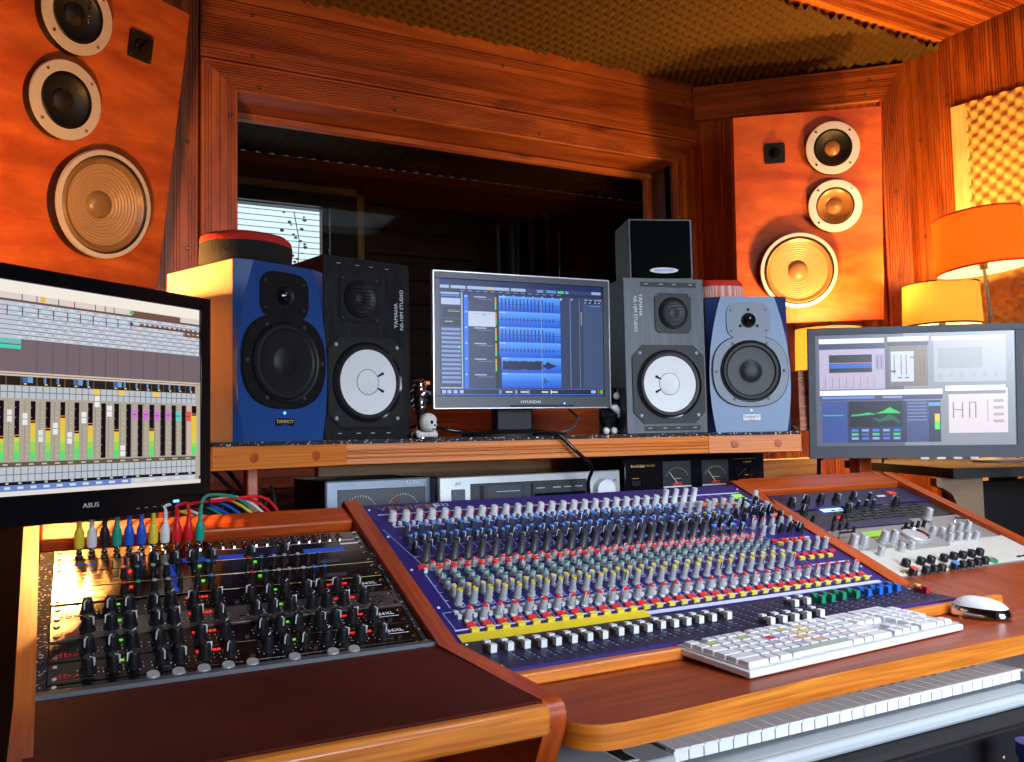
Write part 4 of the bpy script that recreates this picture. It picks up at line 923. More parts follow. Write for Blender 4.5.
# ------------------------------------------------------------------ the desk
dk = th('studio_desk', 'large varnished wooden studio desk holding the mixing console and both racks', 'desk', frame((1.0, 1.3, 0)))
def side(x0, x1, name, front=True, mt='desk_wood'):
    prof = [(1.645, .30), (1.645, 1.0), (1.632, 1.007), (1.18, .827)]
    if front: prof += [(.900, .8220), (.890, .8195), (.882, .813), (.879, .803), (.884, .785), (.905, .745), (.97, .66), (1.02, .55), (1.05, .30)]
    else: prof += [(1.16, .815), (1.16, .30)]
    m = MB(); m.M = Matrix(((0, 0, 1, 0), (1, 0, 0, 0), (0, 1, 0, 0), (0, 0, 0, 1))); m.prism(prof, x0, x1, mt)
    return wb(m, name, dk, bevel=.003)
side(-.029, -.007, 'side_panel'); side(.5, .529, 'side_panel'); side(1.453, 1.492, 'side_panel', False); side(1.985, 2.020, 'side_panel', False)
def rail(x0, x1, zo=0, yo=0, dp=.064):
    m = MB(); m.M = Matrix.Translation((x0, 1.580+yo, .945+zo)) @ Matrix.Rotation(rad(20), 4, 'X'); m.box(0, x1-x0, .0, dp, .008, .030, 'desk_wood'); m.box(0, x1-x0, 0, .02, -.01, .008, 'desk_wood'); return wb(m, 'top_rail', dk, bevel=.004)
rail(-.006, .5, .002); rail(1.492, 1.985, .011, .008, .075)
m = MB(); m.M = Matrix.Translation((0, 0, 0)); m.prism([(-.016, .884), (.5, .884), (.5, 1.193), (-.016, 1.193)], .795, .8235, 'armrest'); wb(m, 'armrest', dk)
m = MB(); m.box(-.016, .5, .862, .884, .789, .8225, 'edge_wood'); wb(m, 'front_edge', dk, bevel=.007)
m = MB(); m.box(-.016, .5, 1.193, 1.212, .80, .829, 'grey_strip'); wb(m, 'rubber_strip', dk)
RLM = Matrix.Translation((.014, 1.552, .957)) @ Matrix.Rotation(rad(-1.65), 4, 'Z') @ Matrix.Rotation(rad(21.53), 4, 'X')
m = MB(); m.M = RLM; m.box(-.019, -.001, -.375, .0, -.02, .001, 'speckled_mat'); wb(m, 'rack_rail', dk); m = MB(); m.M = RLM; m.box(.4835, .491, -.36, .0, -.02, .001, 'speckled_mat'); wb(m, 'rack_rail', dk)
# tray with a rounded corner
out = [(.531, 1.045), (.531, .905), (.533, .882), (.543, .862), (.560, .851), (.585, .847), (.65, .847), (.75, .853), (.90, .862), (1.05, .865), (1.25, .866), (1.45, .868), (1.75, .90), (2.034, .95), (2.034, 1.16), (1.46, 1.16), (1.46, 1.045)]
m = MB(); m.prism(out[::-1], .7655, .795, 'edge_wood', mtop='tray_wood'); wb(m, 'keyboard_tray', dk, bevel=.006)
m = MB(); m.box(.531, 1.56, 1.028, 1.046, .7952, .8125, 'edge_wood'); wb(m, 'riser_strip', dk, bevel=.003)
m = MB(); m.M = Matrix(((0, 0, 1, 0), (1, 0, 0, 0), (0, 1, 0, 0), (0, 0, 0, 1))); m.prism([(1.205, .80), (1.205, .826), (1.185, .8235), (1.02, .7975), (.995, .7953), (.995, .79)], 1.457, 1.998, 'tray_wood'); wb(m, 'side_armrest', dk, bevel=.002)
m = MB(); m.box(-.016, 1.998, 1.60, 1.625, .3, .93, 'desk_wood'); m.box(-.016, .5, 1.19, 1.21, .3, .80, 'desk_wood'); m.box(-.046, 2.034, 1.1, 1.64, .28, .30, 'desk_wood'); wb(m, 'carcass', dk)
for x in (-.03, 2.0): 
    m = MB(); m.box(x-.01, x+.03, 1.12, 1.62, 0, .28, 'desk_wood'); wb(m, 'leg', dk)

# ------------------------------------------------------------------ knobs (drawn once, shared by every copy)
def knob_proto(name, r, h, body, cap, ptr='label_white', skirt=True, top=.86):
    m = MB(); pr = []
    if skirt: pr += [(r*1.18, 0), (r*1.12, h*.14)]
    pr += [(r, h*.16), (r*top, h*.91, cap), (r*top*.86, h, cap), (.0005, h)]
    m.lathe(pr, body, 14, cap=False)
    if ptr: m.box(-.0007, .0007, -r*1.0, -r*top*.2, h*.45, h*1.01, ptr)
    o = m.build(name, angle=50); PROTO.append(o); return o
def box_proto(name, sx, sy, h, body, cap=None):
    m = MB(); m.box(-sx/2, sx/2, -sy/2, sy/2, 0, h, body)
    o = m.build(name, smooth=False); PROTO.append(o); return o
PROTO = []
def put(pr, name, t, world, a=None):
    if a is None: a = random.uniform(-140, 140)
    return inst(pr, name, t, WM[t].inverted() @ world @ Matrix.Rotation(rad(a), 4, 'Z'))

# ------------------------------------------------------------------ mixing console
TX = V((.531, 1.616, .997)); SL = rad(21.63)
VM = Matrix.Translation(TX) @ Matrix.Rotation(SL, 4, 'X')
bend = VM @ V((0, -.467, 0)); FM = Matrix.Translation(bend) @ Matrix.Rotation(rad(3.54), 4, 'X')
vt = th('mixing_console', 'large violet-blue mixing console covered in rows of knobs and faders', 'mixing console', frame((.99, 1.33, .80)))
Wc = .919
fe = FM @ V((0, -.138, 0))
m = MB(); m.M = Matrix(((0, 0, 1, 0), (1, 0, 0, 0), (0, 1, 0, 0), (0, 0, 0, 1)))
m.prism([(1.618, .93), (1.618, .9955), (1.604, .9905), (bend.y, bend.z-.0015), (fe.y, fe.z-.0015), (fe.y, fe.z-.006), (bend.y, bend.z-.012)], .5315, .531+Wc, 'console_blue'); wb(m, 'chassis', vt)
m = MB(); m.M = VM; m.box(0, Wc, -.465, 0, -.0012, 0, 'console_blue'); m.M = FM; m.box(0, Wc, -.1375, .0, -.0012, 0, 'console_fader'); m.box(0, Wc, -.1385, -.133, -.004, .0004, 'console_blue'); wb(m, 'control_surface', vt)
# printing on the surface
PT = .0262
m = MB(); m.M = VM
def pr(u0, u1, v0, v1, mt='print_light', h=.0004): m.box(u0, u1, -v1, -v0, 0, h, mt)
def ln(u0, v0, u1, v1, w=.0010, mt='print_light'):
    d = V((u1-u0, -(v1-v0), 0)); n = V((-d.y, d.x, 0)).normalized()*w/2; a, b = V((u0, -v0, .0004)), V((u1, -v1, .0004)); m.quad(a-n, b-n, b+n, a+n, mt)
pr(.018, .90, .040, .0445, 'print_white')
pr(.008, .90, .434, .4375, 'print_white'); pr(.345, .90, .452, .461, 'print_white')
pr(.006, .345, .447, .4675, 'tape_yellow', .0008)
for k in range(33):
    u = .037+PT*k; e = u+PT*.62
    ln(e, .392, e-.002, .434)
    if k < 28: ln(e-.002, .262, e-.001, .384, .0007); pr(u-.012, u-.0105, .27, .375, 'print_light'); pr(u-.004, u+.014, .1745, .1758, 'print_white'); pr(u-.008, u+.002, .2085, .2097, 'print_light'); pr(u+.010, u+.016, .1075, .1087, 'print_white')
    if k < 28: ln(e-.004, .10, e-.002, .245, .0012); pr(u-.006, u+.015, .0935, .0965, 'print_white')
    if k < 28: m.add([(u+.004, -.222, .0005), (u+.016, -.250, .0005), (u-.010, -.250, .0005)], [(0, 1, 2)], 'print_white')
    for v in (.300, .322, .347, .375, .384, .130, .168, .205): pr(u+.006, u+.013, v, v+.0012, 'print_white'); pr(u-.010, u-.005, v+.006, v+.0068, 'print_light')
    pr(u-.008, u-.004, .418, .4195, 'print_white')
pr(.008, .80, .3855, .3868); ln(.008, .10, .035, .255, .0012); ln(.008, .386, .010, .434, .001)
ln(.775, .10, .80, .38, .0012)
for k in range(4): ln(.775+.028*k, .048, .785+.028*k, .080, .001)
pr(.77, .90, .088, .091, 'print_white'); pr(.80, .90, .372, .376, 'print_white'); pr(.815, .90, .265, .272, 'print_white')
for i in range(6):
    for j in range(3): pr(.868+i*.005, .8715+i*.005, .052+j*.009, .058+j*.009, 'meter_green', .0008)
m.M = FM
for k in range(34):
    u = .052+PT*k
    m.box(u-.0011, u+.0011, -.118, -.012, 0, .0003, 'dark_hole')
    for j in range(9): m.box(u-.0075, u-.0038, -.016-j*.0115, -.0155-j*.0115, 0, .0003, 'print_light')
    m.box(u+.012, u+.0125, -.125, -.006, 0, .0003, 'knob_dark')
wb(m, 'panel_print', vt, smooth=False)
m = MB(); 
for M, pts in ((VM, [(.008, .02), (.008, .13), (.008, .25), (.008, .37), (.91, .025), (.91, .2), (.91, .40)]), (FM, [(.008, .012), (.008, .12), (.905, .05)])):
    for u, v in pts: m.lathe([(.0028, 0), (.0018, .0014)], 'label_white', 8, M=M @ T(u, -v, 0))
wb(m, 'screw', vt)
text('VENICE', .0235, 'gold_text', WM[vt].inverted() @ VM @ T(.024, -.0185, .0004), vt, sx=1.45, align='LEFT')
text('F', .024, 'label_white', WM[vt].inverted() @ VM @ T(.138, -.0185, .0004), vt, sx=1.5, align='LEFT'); text('32', .013, 'print_white', WM[vt].inverted() @ VM @ T(.156, -.0155, .0004), vt, sx=1.3, align='LEFT')
K = dict(gain=knob_proto('k', .0074, .0185, 'knob_light', 'knob_light', None, top=.92), gain2=knob_proto('k', .0066, .031, 'knob_light', 'knob_light', 'label_white', top=.85),
         filt=knob_proto('k', .0066, .0215, 'knob_dark', 'cap_blue', top=.85), sm=knob_proto('k', .0052, .0150, 'knob_dark', 'cap_blue', top=.85), mid=knob_proto('k', .0060, .0225, 'knob_black', 'knob_dark', top=.8),
         big=knob_proto('k', .0078, .034, 'knob_dark', 'knob_dark', None, top=.78), red=knob_proto('k', .0056, .015, 'knob_grey', 'cap_red', top=.85), green=knob_proto('k', .0056, .015, 'knob_grey', 'cap_green', top=.85),
         yel=knob_proto('k', .0056, .018, 'knob_grey', 'cap_yellow', top=.85), yel2=knob_proto('k', .0062, .027, 'knob_grey', 'cap_yellow', 'black', top=.85), pan=knob_proto('k', .0062, .0235, 'knob_grey', 'cap_red', 'label_white', top=.85),
         grey=knob_proto('k', .0060, .021, 'knob_grey', 'knob_grey', top=.85))
B = dict(sw=box_proto('b', .006, .006, .007, 'btn_white'), redsw=box_proto('b', .0065, .006, .004, 'btn_red'), gbtn=box_proto('b', .0065, .0060, .006, 'btn_white'), red=box_proto('b', .0155, .0075, .005, 'btn_red'),
         yel=box_proto('b', .0125, .0075, .0055, 'btn_yellow'), led=box_proto('b', .004, .0035, .0055, 'led_orange'), org=box_proto('b', .014, .006, .005, 'led_orange'))
def kv(key, name, u, v, a=None, h=0): return put(K[key], name, vt, VM @ T(u, -v, h), a)
def bv(key, name, u, v): return put(B[key], name, vt, VM @ T(u, -v, 0), 0)
random.seed(11)
for k in range(24):
    u = .037+PT*k
    kv('gain', 'gain_knob', u, .068); kv('filt', 'filter_knob', u+.008, .125); kv('sm', 'frequency_knob', u+.001, .158); kv('sm', 'frequency_knob', u+.014, .150)
    kv('mid', 'level_knob', u-.003, .192); kv('big', 'equalizer_knob', u+.004, .228, 0)
for k in range(24, 28):
    u = .037+PT*k
    kv('gain2', 'gain_knob', u-.002, .068); kv('grey', 'filter_knob', u+.004, .115); kv('sm', 'frequency_knob', u, .152); kv('sm', 'frequency_knob', u+.013, .165)
    kv('mid', 'level_knob', u+.002, .190); kv('filt', 'equalizer_knob', u+.006, .222); bv('yel', 'solo_button', u+.006, .138)
for k in range(28):
    u = .037+PT*k
    bv('redsw', 'phase_button', u+.013, .056); bv('sw', 'filter_button', u-.004, .088); bv('sw', 'filter_button', u+.008, .088)
    kv('red', 'treble_knob', u+.006, .254); kv('red', 'treble_knob', u+.010, .274); kv('green', 'monitor_knob', u+.008, .295); kv('green', 'monitor_knob', u+.008, .314)
    kv('yel', 'effect_knob', u+.008, .338); kv('yel2', 'effect_knob', u+.006, .366)
    bv('red', 'mute_button', u-.010, .2485); bv('led', 'signal_light', u-.001, .2485)
for k in range(33):
    u = .037+PT*k
    for du, v in ((-.010, .395), (.000, .397), (-.009, .405)): bv('gbtn', 'routing_button', u+du, v) if k < 28 else None
    kv('pan', 'pan_knob', u+.003, .411); bv('gbtn', 'level_button', u-.004, .422)
    bv('red', 'channel_button', u, .4285); bv('yel', 'solo_button', u, .4425)
    if k % 3 != 1: bv('led', 'signal_light', u+.006, .4285)
    if k < 28: bv('sw', 'insert_button', u-.009, .262)
# master section
for i in range(5):
    u = .785+i*.0255
    if i < 4: kv('grey', 'master_knob', u-.02, .108); bv('org', 'assign_button', u-.026, .094)
    bv('sw', 'assign_switch', u-.012, .080)
    for j, (v, key) in enumerate(((.135, 'sm' if i > 2 else 'grey'), (.160, 'mid'), (.185, 'sm' if i % 2 else 'mid'), (.212, 'pan' if i < 3 else 'grey'), (.240, 'mid' if i > 1 else 'grey'))):
        kv(key, 'master_knob', u+j*.002, v)
    if i < 4:
        bv('red', 'talkback_button', u+.008, .276); bv('yel', 'talkback_button', u+.012, .288)
        bv('red', 'group_button', u+.006, .338); bv('yel', 'group_button', u+.012, .350)
    kv('grey', 'group_knob', u+.010, .314); 
for i in range(3):
    for j in range(3): kv('sm' if (i+j) % 2 else 'mid', 'meter_knob', .848+i*.020, .110+j*.022)
kv('grey', 'master_knob', .898, .135); kv('gain2', 'master_knob', .893, .10); kv('mid', 'phones_knob', .895, .245); kv('grey', 'phones_knob', .90, .31); kv('grey', 'phones_knob', .88, .305)
bv('org', 'lamp_button', .898, .165); bv('red', 'channel_button', .895, .335)
# faders
def fader_proto(c1, c2=None, body='fader_body'):
    m = MB(); w = .0088
    sidep = [(-.0135, 0), (-.0135, .0105), (-.0115, .0125), (-.006, .0125), (-.0035, .0075), (.0035, .0075), (.006, .0125), (.0115, .0125), (.0135, .0105), (.0135, 0)]
    M = Matrix(((0, 0, 1, 0), (1, 0, 0, 0), (0, 1, 0, 0), (0, 0, 0, 1)))
    m.prism(sidep, -w/2, w/2, body, M=M)
    m.box(-w/2-.0003, w/2+.0003, -.0140, -.0045, .0015, .0128, c1); m.box(-w/2-.0003, w/2+.0003, .0050, .0138, .0085, .0131, c2 or c1)
    m.box(-.001, .001, -.002, .002, -.0003, .002, 'chrome'); o = m.build('f', smooth=False); PROTO.append(o); return o
FW, FG, FB, FR = fader_proto('fader_white'), fader_proto('fader_green', body='fader_green'), fader_proto('fader_blue', body='fader_blue'), fader_proto('fader_red', 'btn_yellow', body='fader_red')
caps = [(489.5, 644, 0), (506.5, 642, 0), (523, 640, 0), (539.5, 639, 0), (554, 637, 0), (570, 634.7, 0), (585.4, 632.7, 0), (600.4, 630.7, 0), (616.4, 627.6, 0), (631, 625.6, 0), (644.6, 624, 0), (658, 621, 0), (671, 619.7, 0), (683.4, 617.8, 0), (696, 616, 0), (708.8, 614, 0), (724, 611.9, 0),
        (767.8, 617.8, 0), (779.5, 615.8, 0), (793.6, 614.7, 0), (805.3, 612.7, 0), (816, 609.5, 0), (791, 600, 0), (803, 597.8, 0), (817.6, 596, 1), (827.5, 594.5, 1), (838.5, 592.4, 1), (852, 590.8, 1), (863.8, 589.4, 2), (875, 587.7, 2), (883.7, 586.3, 2), (892.5, 584.5, 2), (921.5, 586.8, 3)]
for px, py, c in caps:
    u, v = px2(FM, px, py, .010); v = min(max(v, -.118), -.012)
    inst((FW, FG, FB, FR)[c], 'fader_cap', vt, WM[vt].inverted() @ FM @ T(u, v, 0))

# ------------------------------------------------------------------ left rack
def unit(M, v0, v1, mt, label, nm, cat, wd=.4826, h=.002, grp=None, deep=.12):
    t = th(nm, label, cat, M @ T(0, -v1, 0)); 
    m = MB(); m.box(0, wd, .0006, (v1-v0)-.0006, -.003, h, mt); m.build('front_panel', t, bevel=.0006)
    m = MB(); m.box(.02, wd-.02, .002, (v1-v0)-.002, -deep, -.004, 'black_matte'); m.build('housing', t)
    m = MB()
    for x in (.008, wd-.008):
        for y in ((v1-v0)*.22, (v1-v0)*.78): m.lathe([(.0042, 0), (.003, .0018)], 'chrome', 8, M=T(x, y, h))
    m.build('screw', t)
    return t
def on(M, u, v, h=.002): return M @ T(u, -v, h)
rk = dict(b=knob_proto('k', .0085, .018, 'knob_black', 'knob_black', 'label_white', top=.8), s=knob_proto('k', .0042, .017, 'knob_black', 'knob_black', None, top=.8), big=knob_proto('k', .0088, .021, 'knob_black', 'knob_black', 'label_white', top=.8),
          red=knob_proto('k', .0045, .017, 'knob_black', 'cap_red', None, top=.8), teal=knob_proto('k', .0045, .017, 'knob_black', 'cap_teal', None, top=.8), gry=knob_proto('k', .0045, .017, 'knob_black', 'knob_grey', None, top=.8), blu=knob_proto('k', .0045, .017, 'knob_black', 'cap_blue', None, top=.8),
          sil=knob_proto('k', .0105, .028, 'silver', 'silver', None, top=.82), sil2=knob_proto('k', .0085, .024, 'silver', 'silver', None, top=.82), bk=knob_proto('k', .0095, .015, 'knob_black', 'knob_black', None, False, .9), bkr=knob_proto('k', .0095, .017, 'knob_black', 'cap_red', None, False, .9), bkb=knob_proto('k', .0095, .017, 'knob_black', 'cap_blue', None, False, .9))
# patch bay with its jacks
t = unit(RLM, 0, .034, 'rack_bronze', 'patch bay with two rows of jacks and coloured cables plugged in', 'patch_bay', 'patch bay')
js = MB(); js.lathe([(.0048, 0), (.0048, .003), (.0034, .0035, 'dark_hole'), (.0028, .002)], 'chrome', 10); jo = js.build('j'); PROTO.append(jo)
plugpx = [(78, 553), (91, 552.5), (104, 551.5), (116, 551), (129, 549.5), (141, 549), (153, 548), (165, 547.5), (176, 547), (188, 546.5), (200.5, 545.5)]
u0, _ = px2(RLM, 79, 556); u1, _ = px2(RLM, 200, 549); ju = (u1-u0)/10
JU = [u0+ju*k for k in range(24) if u0+ju*k < .46]
for u in JU:
    for v in (.012, .024): put(jo, 'jack_socket', t, on(RLM, u, v), 0)
text('PATCHBAY', .005, 'label_white', on(RLM, .446, .0, 0) if False else WM[t].inverted() @ on(RLM, .455, .030), t)
cols = ['yellow', 'white', 'black', 'teal', 'blue', 'blue', 'yellow', 'white', 'red', 'red', 'teal']
cmat = dict(yellow='plastic_yellow', white='plastic_white', black='rubber', teal='plastic_teal', blue='plastic_blue', red='plastic_red')
lab = ['yellow patch cable plugged in at the far left end of the patch bay', 'white patch cable plugged in between the yellow and the black one', 'black patch cable, the only black one in the patch bay', 'teal patch cable plugged in between the black and a blue one',
       'blue patch cable plugged in right beside the teal one', 'blue patch cable plugged in right beside a yellow one', 'yellow patch cable plugged in between a blue and a white one', 'white patch cable plugged in between a yellow and a red one',
       'red patch cable plugged in right beside the white one', 'red patch cable plugged in right beside the last teal one', 'teal patch cable arching highest at the end of the row of plugs']
for k, c in enumerate(cols):
    J = RLM @ V((JU[k], -.012, .002)); n = (RLM.to_3x3() @ V((0, .12, 1))).normalized(); q = n.to_track_quat('Z', 'Y').to_matrix().to_4x4(); M = T(*J) @ q
    t = th('patch_cable', lab[k], 'cable', M, 'coloured patch cables')
    m = MB(); m.lathe([(.0030, 0), (.0032, .006), (.0050, .006), (.0050, .010)], 'chrome', 12); m.build('plug_tip', t)
    m = MB(); m.lathe([(.0068, .010), (.0074, .014), (.0072, .032), (.0054, .038), (.0046, .040)]+[(.0044-(i % 2)*.0008-.00012*i, .040+.0022*i) for i in range(10)]+[(.0024, .063)], cmat[c], 16); m.build('plug_sleeve', t)
    P0 = J+n*.060; P1 = J+n*.071+V((.004, .012, 0))
    if k < 10:
        bx = P0.x+.035+.01*k*.4; P2 = V((bx, 1.628, 1.013+.0018*(k % 5))); P3 = V((bx+.09, 1.67, 1.012+.002*(k % 4))); P4 = V((min(.42, bx+.17), 1.69, .975-.006*k)); P5 = V((min(.45, bx+.19), 1.71, .86))
        pts = [P0-n*.012, P0, P1, P2, P3, P4, P5]
    else: pts = [P0-n*.012, P0, P1+V((.006, .006, .010)), V((P0.x+.045, 1.605, 1.031)), V((P0.x+.085, 1.65, 1.020)), V((P0.x+.12, 1.69, .98)), V((P0.x+.13, 1.71, .86))]
    m = MB(); m.tube(smooth_path(pts, 5), .0027, cmat[c], 8); wb(m, 'cord', t)
# second unit
t = unit(RLM, .0345, .069, 'rack_bronze', 'slim effects unit with strips of blue tape, directly below the patch bay', 'effects_unit', 'rack unit')
for px, py in ((135.4, 567), (155, 565.5), (175, 564), (193, 562), (212, 560.5), (251.5, 557), (285, 554)):
    u, v = px2(RLM, px, py, .002); put(rk['b'], 'knob', t, on(RLM, u, .058), random.choice([-40, 30, 60, -70]))
m = MB(); m.M = RLM
for a, b in (((183, 566), (245, 561)), ((304, 554), (344, 551.5))):
    ua, _ = px2(RLM, *a); ub, _ = px2(RLM, *b); m.box(ua, ub, -.067, -.054, .0021, .0026, 'tape_blue'); wb(m, 'blue_tape', t); m = MB(); m.M = RLM
m = MB(); m.M = RLM; m.box(.015, .055, -.052, -.047, .002, .0024, 'tape_blue'); wb(m, 'label', t); m = MB(); m.M = RLM; m.box(.44, .475, -.045, -.041, .002, .0024, 'label_white'); wb(m, 'label', t)
# the two slim processors
for i, (v0, lb) in enumerate(((.0695, 'bronze-faced two-channel processor with thin coloured-tip knobs, upper of the pair'), (.1155, 'bronze-faced two-channel processor with thin coloured-tip knobs, lower of the pair'))):
    t = unit(RLM, v0, v0+.0455, 'rack_bronze', lb, 'signal_processor', 'rack unit', grp=None); t['group'] = 'matching bronze processors'
    for j, px in enumerate((123.6, 137.8, 154, 167.7, 180, 197, 211, 253, 267, 280.6, 291.6, 306, 317.6, 328.6)):
        u, v = px2(RLM, px, 583, .002); u = u+.0 if i == 0 else u-.001
        put(rk[['red', 'teal', 'gry', 'gry', 's', 's', 'blu'][j % 7] if j < 7 else ['red', 'teal', 'gry', 'gry', 'gry', 'blu', 'blu'][j % 7]], 'knob', t, on(RLM, u, v0+.026), 0)
    m = MB(); m.M = RLM; m.box(.005, .478, -v0-.0445, -v0-.0440, .002, .0024, 'label_gold'); m.box(.03, .07, -v0-.034, -v0-.030, .002, .0024, 'gold_text'); m.box(.08, .098, -v0-.034, -v0-.029, .002, .0028, 'black'); m.box(.39, .425, -v0-.034, -v0-.024, .002, .0024, 'knob_dark'); wb(m, 'panel_print', t)
    m = MB(); m.M = RLM
    for u, c in ((.104, 'led_red'), (.205, 'led_green'), (.290, 'led_green'), (.375, 'led_red')): m.cbox((u, -v0-.014, .003), (.005, .004, .002), c)
    wb(m, 'indicator_light', t)
    if i < 2:
        ua, va = px2(RLM, 175.5, 584, .003); m = MB(); m.M = RLM; m.box(ua-.004, ua+.004, -v0-.040, -v0-.002, .0025, .0032, 'tape_blue'); wb(m, 'blue_tape', t)
    text('YAMAHA', .0075, 'label_gold', WM[t].inverted() @ on(RLM, .050, v0+.012, .0022), t, sx=1.2)
# compressors
kp = (88, 113, 133, 161, 179, 204, 229, 267, 286, 304, 327, 343, 361, 383)
for i in range(4):
    v0 = .1645+.0461*i; mt = 'rack_grey' if i == 1 else 'rack_black'
    lb = ['black compressor marked 166XL, topmost of the four in the left rack', 'silver-grey compressor marked 266XL, the only pale one in the left rack', 'black compressor marked 266XL directly under the silver-grey one', 'black compressor marked 266XL, lowest of the four in the left rack'][i]
    t = unit(RLM, v0, v0+.0455, mt, lb, 'compressor', 'rack unit', h=.004 if i == 1 else .002); t['group'] = 'stack of compressors'; hh = .004 if i == 1 else .002
    for j, px in enumerate(kp):
        u, v = px2(RLM, px, 664-.09*(px-88), hh); put(rk['big'], 'knob', t, on(RLM, u, v0+.024, hh), random.choice([-70, -30, 20, 60, 100, 150]))
    m = MB(); m.M = RLM
    for u in (.205, .415):
        for q in range(6): m.cbox((u-.028+q*.0055, -v0-.011, hh+.0008), (.0042, .0028, .0015), 'led_red')
    m.cbox((.178, -v0-.012, hh+.0008), (.004, .003, .0015), 'led_red')
    m.cbox((.262, -v0-.016, hh+.0008), (.005, .004, .0015), 'led_red'); m.cbox((.085, -v0-.010, hh+.0008), (.005, .003, .0015), 'led_green'); m.cbox((.305, -v0-.010, hh+.0008), (.005, .003, .0015), 'led_green')
    wb(m, 'indicator_light', t)
    m = MB(); m.M = RLM
    for u in (.039, .135, .178, .245, .330, .375, .43, .44, .452):
        m.cbox((u, -v0-.034, hh+.0015), (.006, .0045, .003), 'knob_black')
    for u in (.040, ): m.lathe([(.0042, 0), (.0035, .004)], 'knob_black', 10, M=on(RLM, u, v0+.012, hh)); m.lathe([(.0042, 0), (.0035, .004)], 'knob_black', 10, M=on(RLM, u, v0+.034, hh))
    wb(m, 'button', t)
    text('dbx', .0145, 'dbx_red', WM[t].inverted() @ on(RLM, .022, v0+.030, hh+.0002), t, sx=1.45)
    text('166XL' if i == 0 else '266XL', .0095, 'black' if i == 1 else 'label_white', WM[t].inverted() @ on(RLM, .449, v0+.016, hh+.0002), t, sx=1.15)
    m = MB(); m.M = RLM; m.box(.425, .470, -v0-.0245, -v0-.0235, hh, hh+.0003, 'label_white' if i != 1 else 'black'); m.box(.01, .06, -v0-.0395, -v0-.039, hh, hh+.0003, 'rack_grey')
    for j, px in enumerate(kp):
        u, v = px2(RLM, px, 664-.09*(px-88), hh)
        for a in range(-150, 151, 37):
            if abs(a) > 20: c = (u+.0125*math.sin(rad(a)), -(v0+.024)+.0125*math.cos(rad(a))); m.box(c[0]-.0005, c[0]+.0005, c[1]-.0008, c[1]+.0008, hh, hh+.0003, 'label_white')
    wb(m, 'panel_print', t)
t = unit(RLM, .3495, .374, 'rack_black', 'narrow black rack strip with a row of flat silver buttons', 'headphone_amplifier', 'rack unit')
m0 = MB(); m0.lathe([(.0085, 0), (.0085, .004), (.0075, .006), (.0005, .0062)], 'silver', 20); so = m0.build('s'); PROTO.append(so)
for px in (153, 178.7, 204, 228.6, 253, 295.6, 334.6, 356): u, v = px2(RLM, px, 676-.105*(px-153), .004); put(so, 'button', t, on(RLM, u, .358), 0)
text('CORDIAL', .006, 'label_white', WM[t].inverted() @ on(RLM, .438, .366, .0022), t)

# ------------------------------------------------------------------ right rack
RRM = Matrix.Translation((1.5025, 1.573, .969)) @ Matrix.Rotation(rad(21.6), 4, 'X')
t = unit(RRM, 0, .088, 'rack_purple', 'dark purple effects processor with a glowing blue display', 'effects_processor', 'rack unit')
def kr(key, name, t, px, py, h=.002, a=None): u, v = px2(RRM, px, py, h); return put(rk[key], name, t, RRM @ T(u, v, h), a)
for px, py in ((791, 505), (805.5, 503), (820, 502), (835.7, 501), (852.8, 499)): kr('big', 'knob', t, px, py)
for px, py in ((803.7, 513), (847, 511), (895, 504)): kr('big', 'knob', t, px, py)
for px, py in ((857.4, 507), (865.4, 506), (872.7, 505.5), (869, 498.5)): kr('gry', 'knob', t, px, py)
def patch(M, t, name, pts, mt, h=.0022, d=.0006):
    q = [px2(M, *p, h) for p in pts]; x0 = sum(p[0] for p in (q[0], q[3]))/2; x1 = sum(p[0] for p in (q[1], q[2]))/2; y1 = (q[0][1]+q[1][1])/2; y0 = (q[2][1]+q[3][1])/2
    m = MB(); m.M = M; m.box(x0, x1, y0, y1, h, h+d, mt); return wb(m, name, t)
patch(RRM, t, 'display', [(819, 508.5), (837, 506), (843, 510), (824, 513)], 'lcd_blue')
patch(RRM, t, 'indicator_light', [(887.5, 491.6), (893, 491.3), (896, 494), (890, 494.5)], 'led_red')
patch(RRM, t, 'label', [(876, 495.5), (884, 495), (886, 496.5), (878, 497)], 'label_white'); patch(RRM, t, 'power_light', [(880, 503), (886, 502.5), (888, 504.5), (882, 505)], 'gold_text')
m = MB(); m.M = RRM; m.box(0, .4826, -.0885, -.085, .002, .005, 'console_blue'); wb(m, 'edge_lip', t)
t = unit(RRM, .0890, .165, 'rack_dark', 'dark rack unit with small black knobs, above the silver synthesizer module', 'rack_preamplifier', 'rack unit')
for px, py in ((832, 531), (839, 530), (846, 529), (834, 522), (841, 521), (905, 529), (911, 528.3), (917, 527.6), (923, 526.8), (853, 533), (812, 522)): kr('s', 'knob', t, px, py)
m = MB(); m.M = RRM
for j in range(5):
    for i in range(14): m.box(.12+i*.022, .134+i*.022, -.152+j*.0125, -.1475+j*.0125, .002, .0035, 'rack_bronze' if (i+j) % 3 else 'knob_dark')
wb(m, 'button', t)
patch(RRM, t, 'indicator_light', [(836, 516.5), (842, 516), (844, 518.5), (838, 519)], 'led_red')
ts = unit(RRM, .166, .394, 'synth_silver', 'silver synthesizer module with a jog wheel and cream lower panel in the right rack', 'synthesizer_module', 'synthesizer', deep=.06)
m = MB(); m.M = RRM; m.box(.0, .4826, -.392, -.288, .0021, .006, 'synth_white'); wb(m, 'lower_panel', ts, bevel=.001)
m = MB(); m.M = RRM; m.box(.0, .30, -.190, -.167, .002, .005, 'rack_purple'); wb(m, 'upper_panel', ts, bevel=.001)
patch(RRM, ts, 'display', [(863, 532.5), (888, 529.5), (889.5, 534), (868.5, 538)], 'lcd_green', .0055)
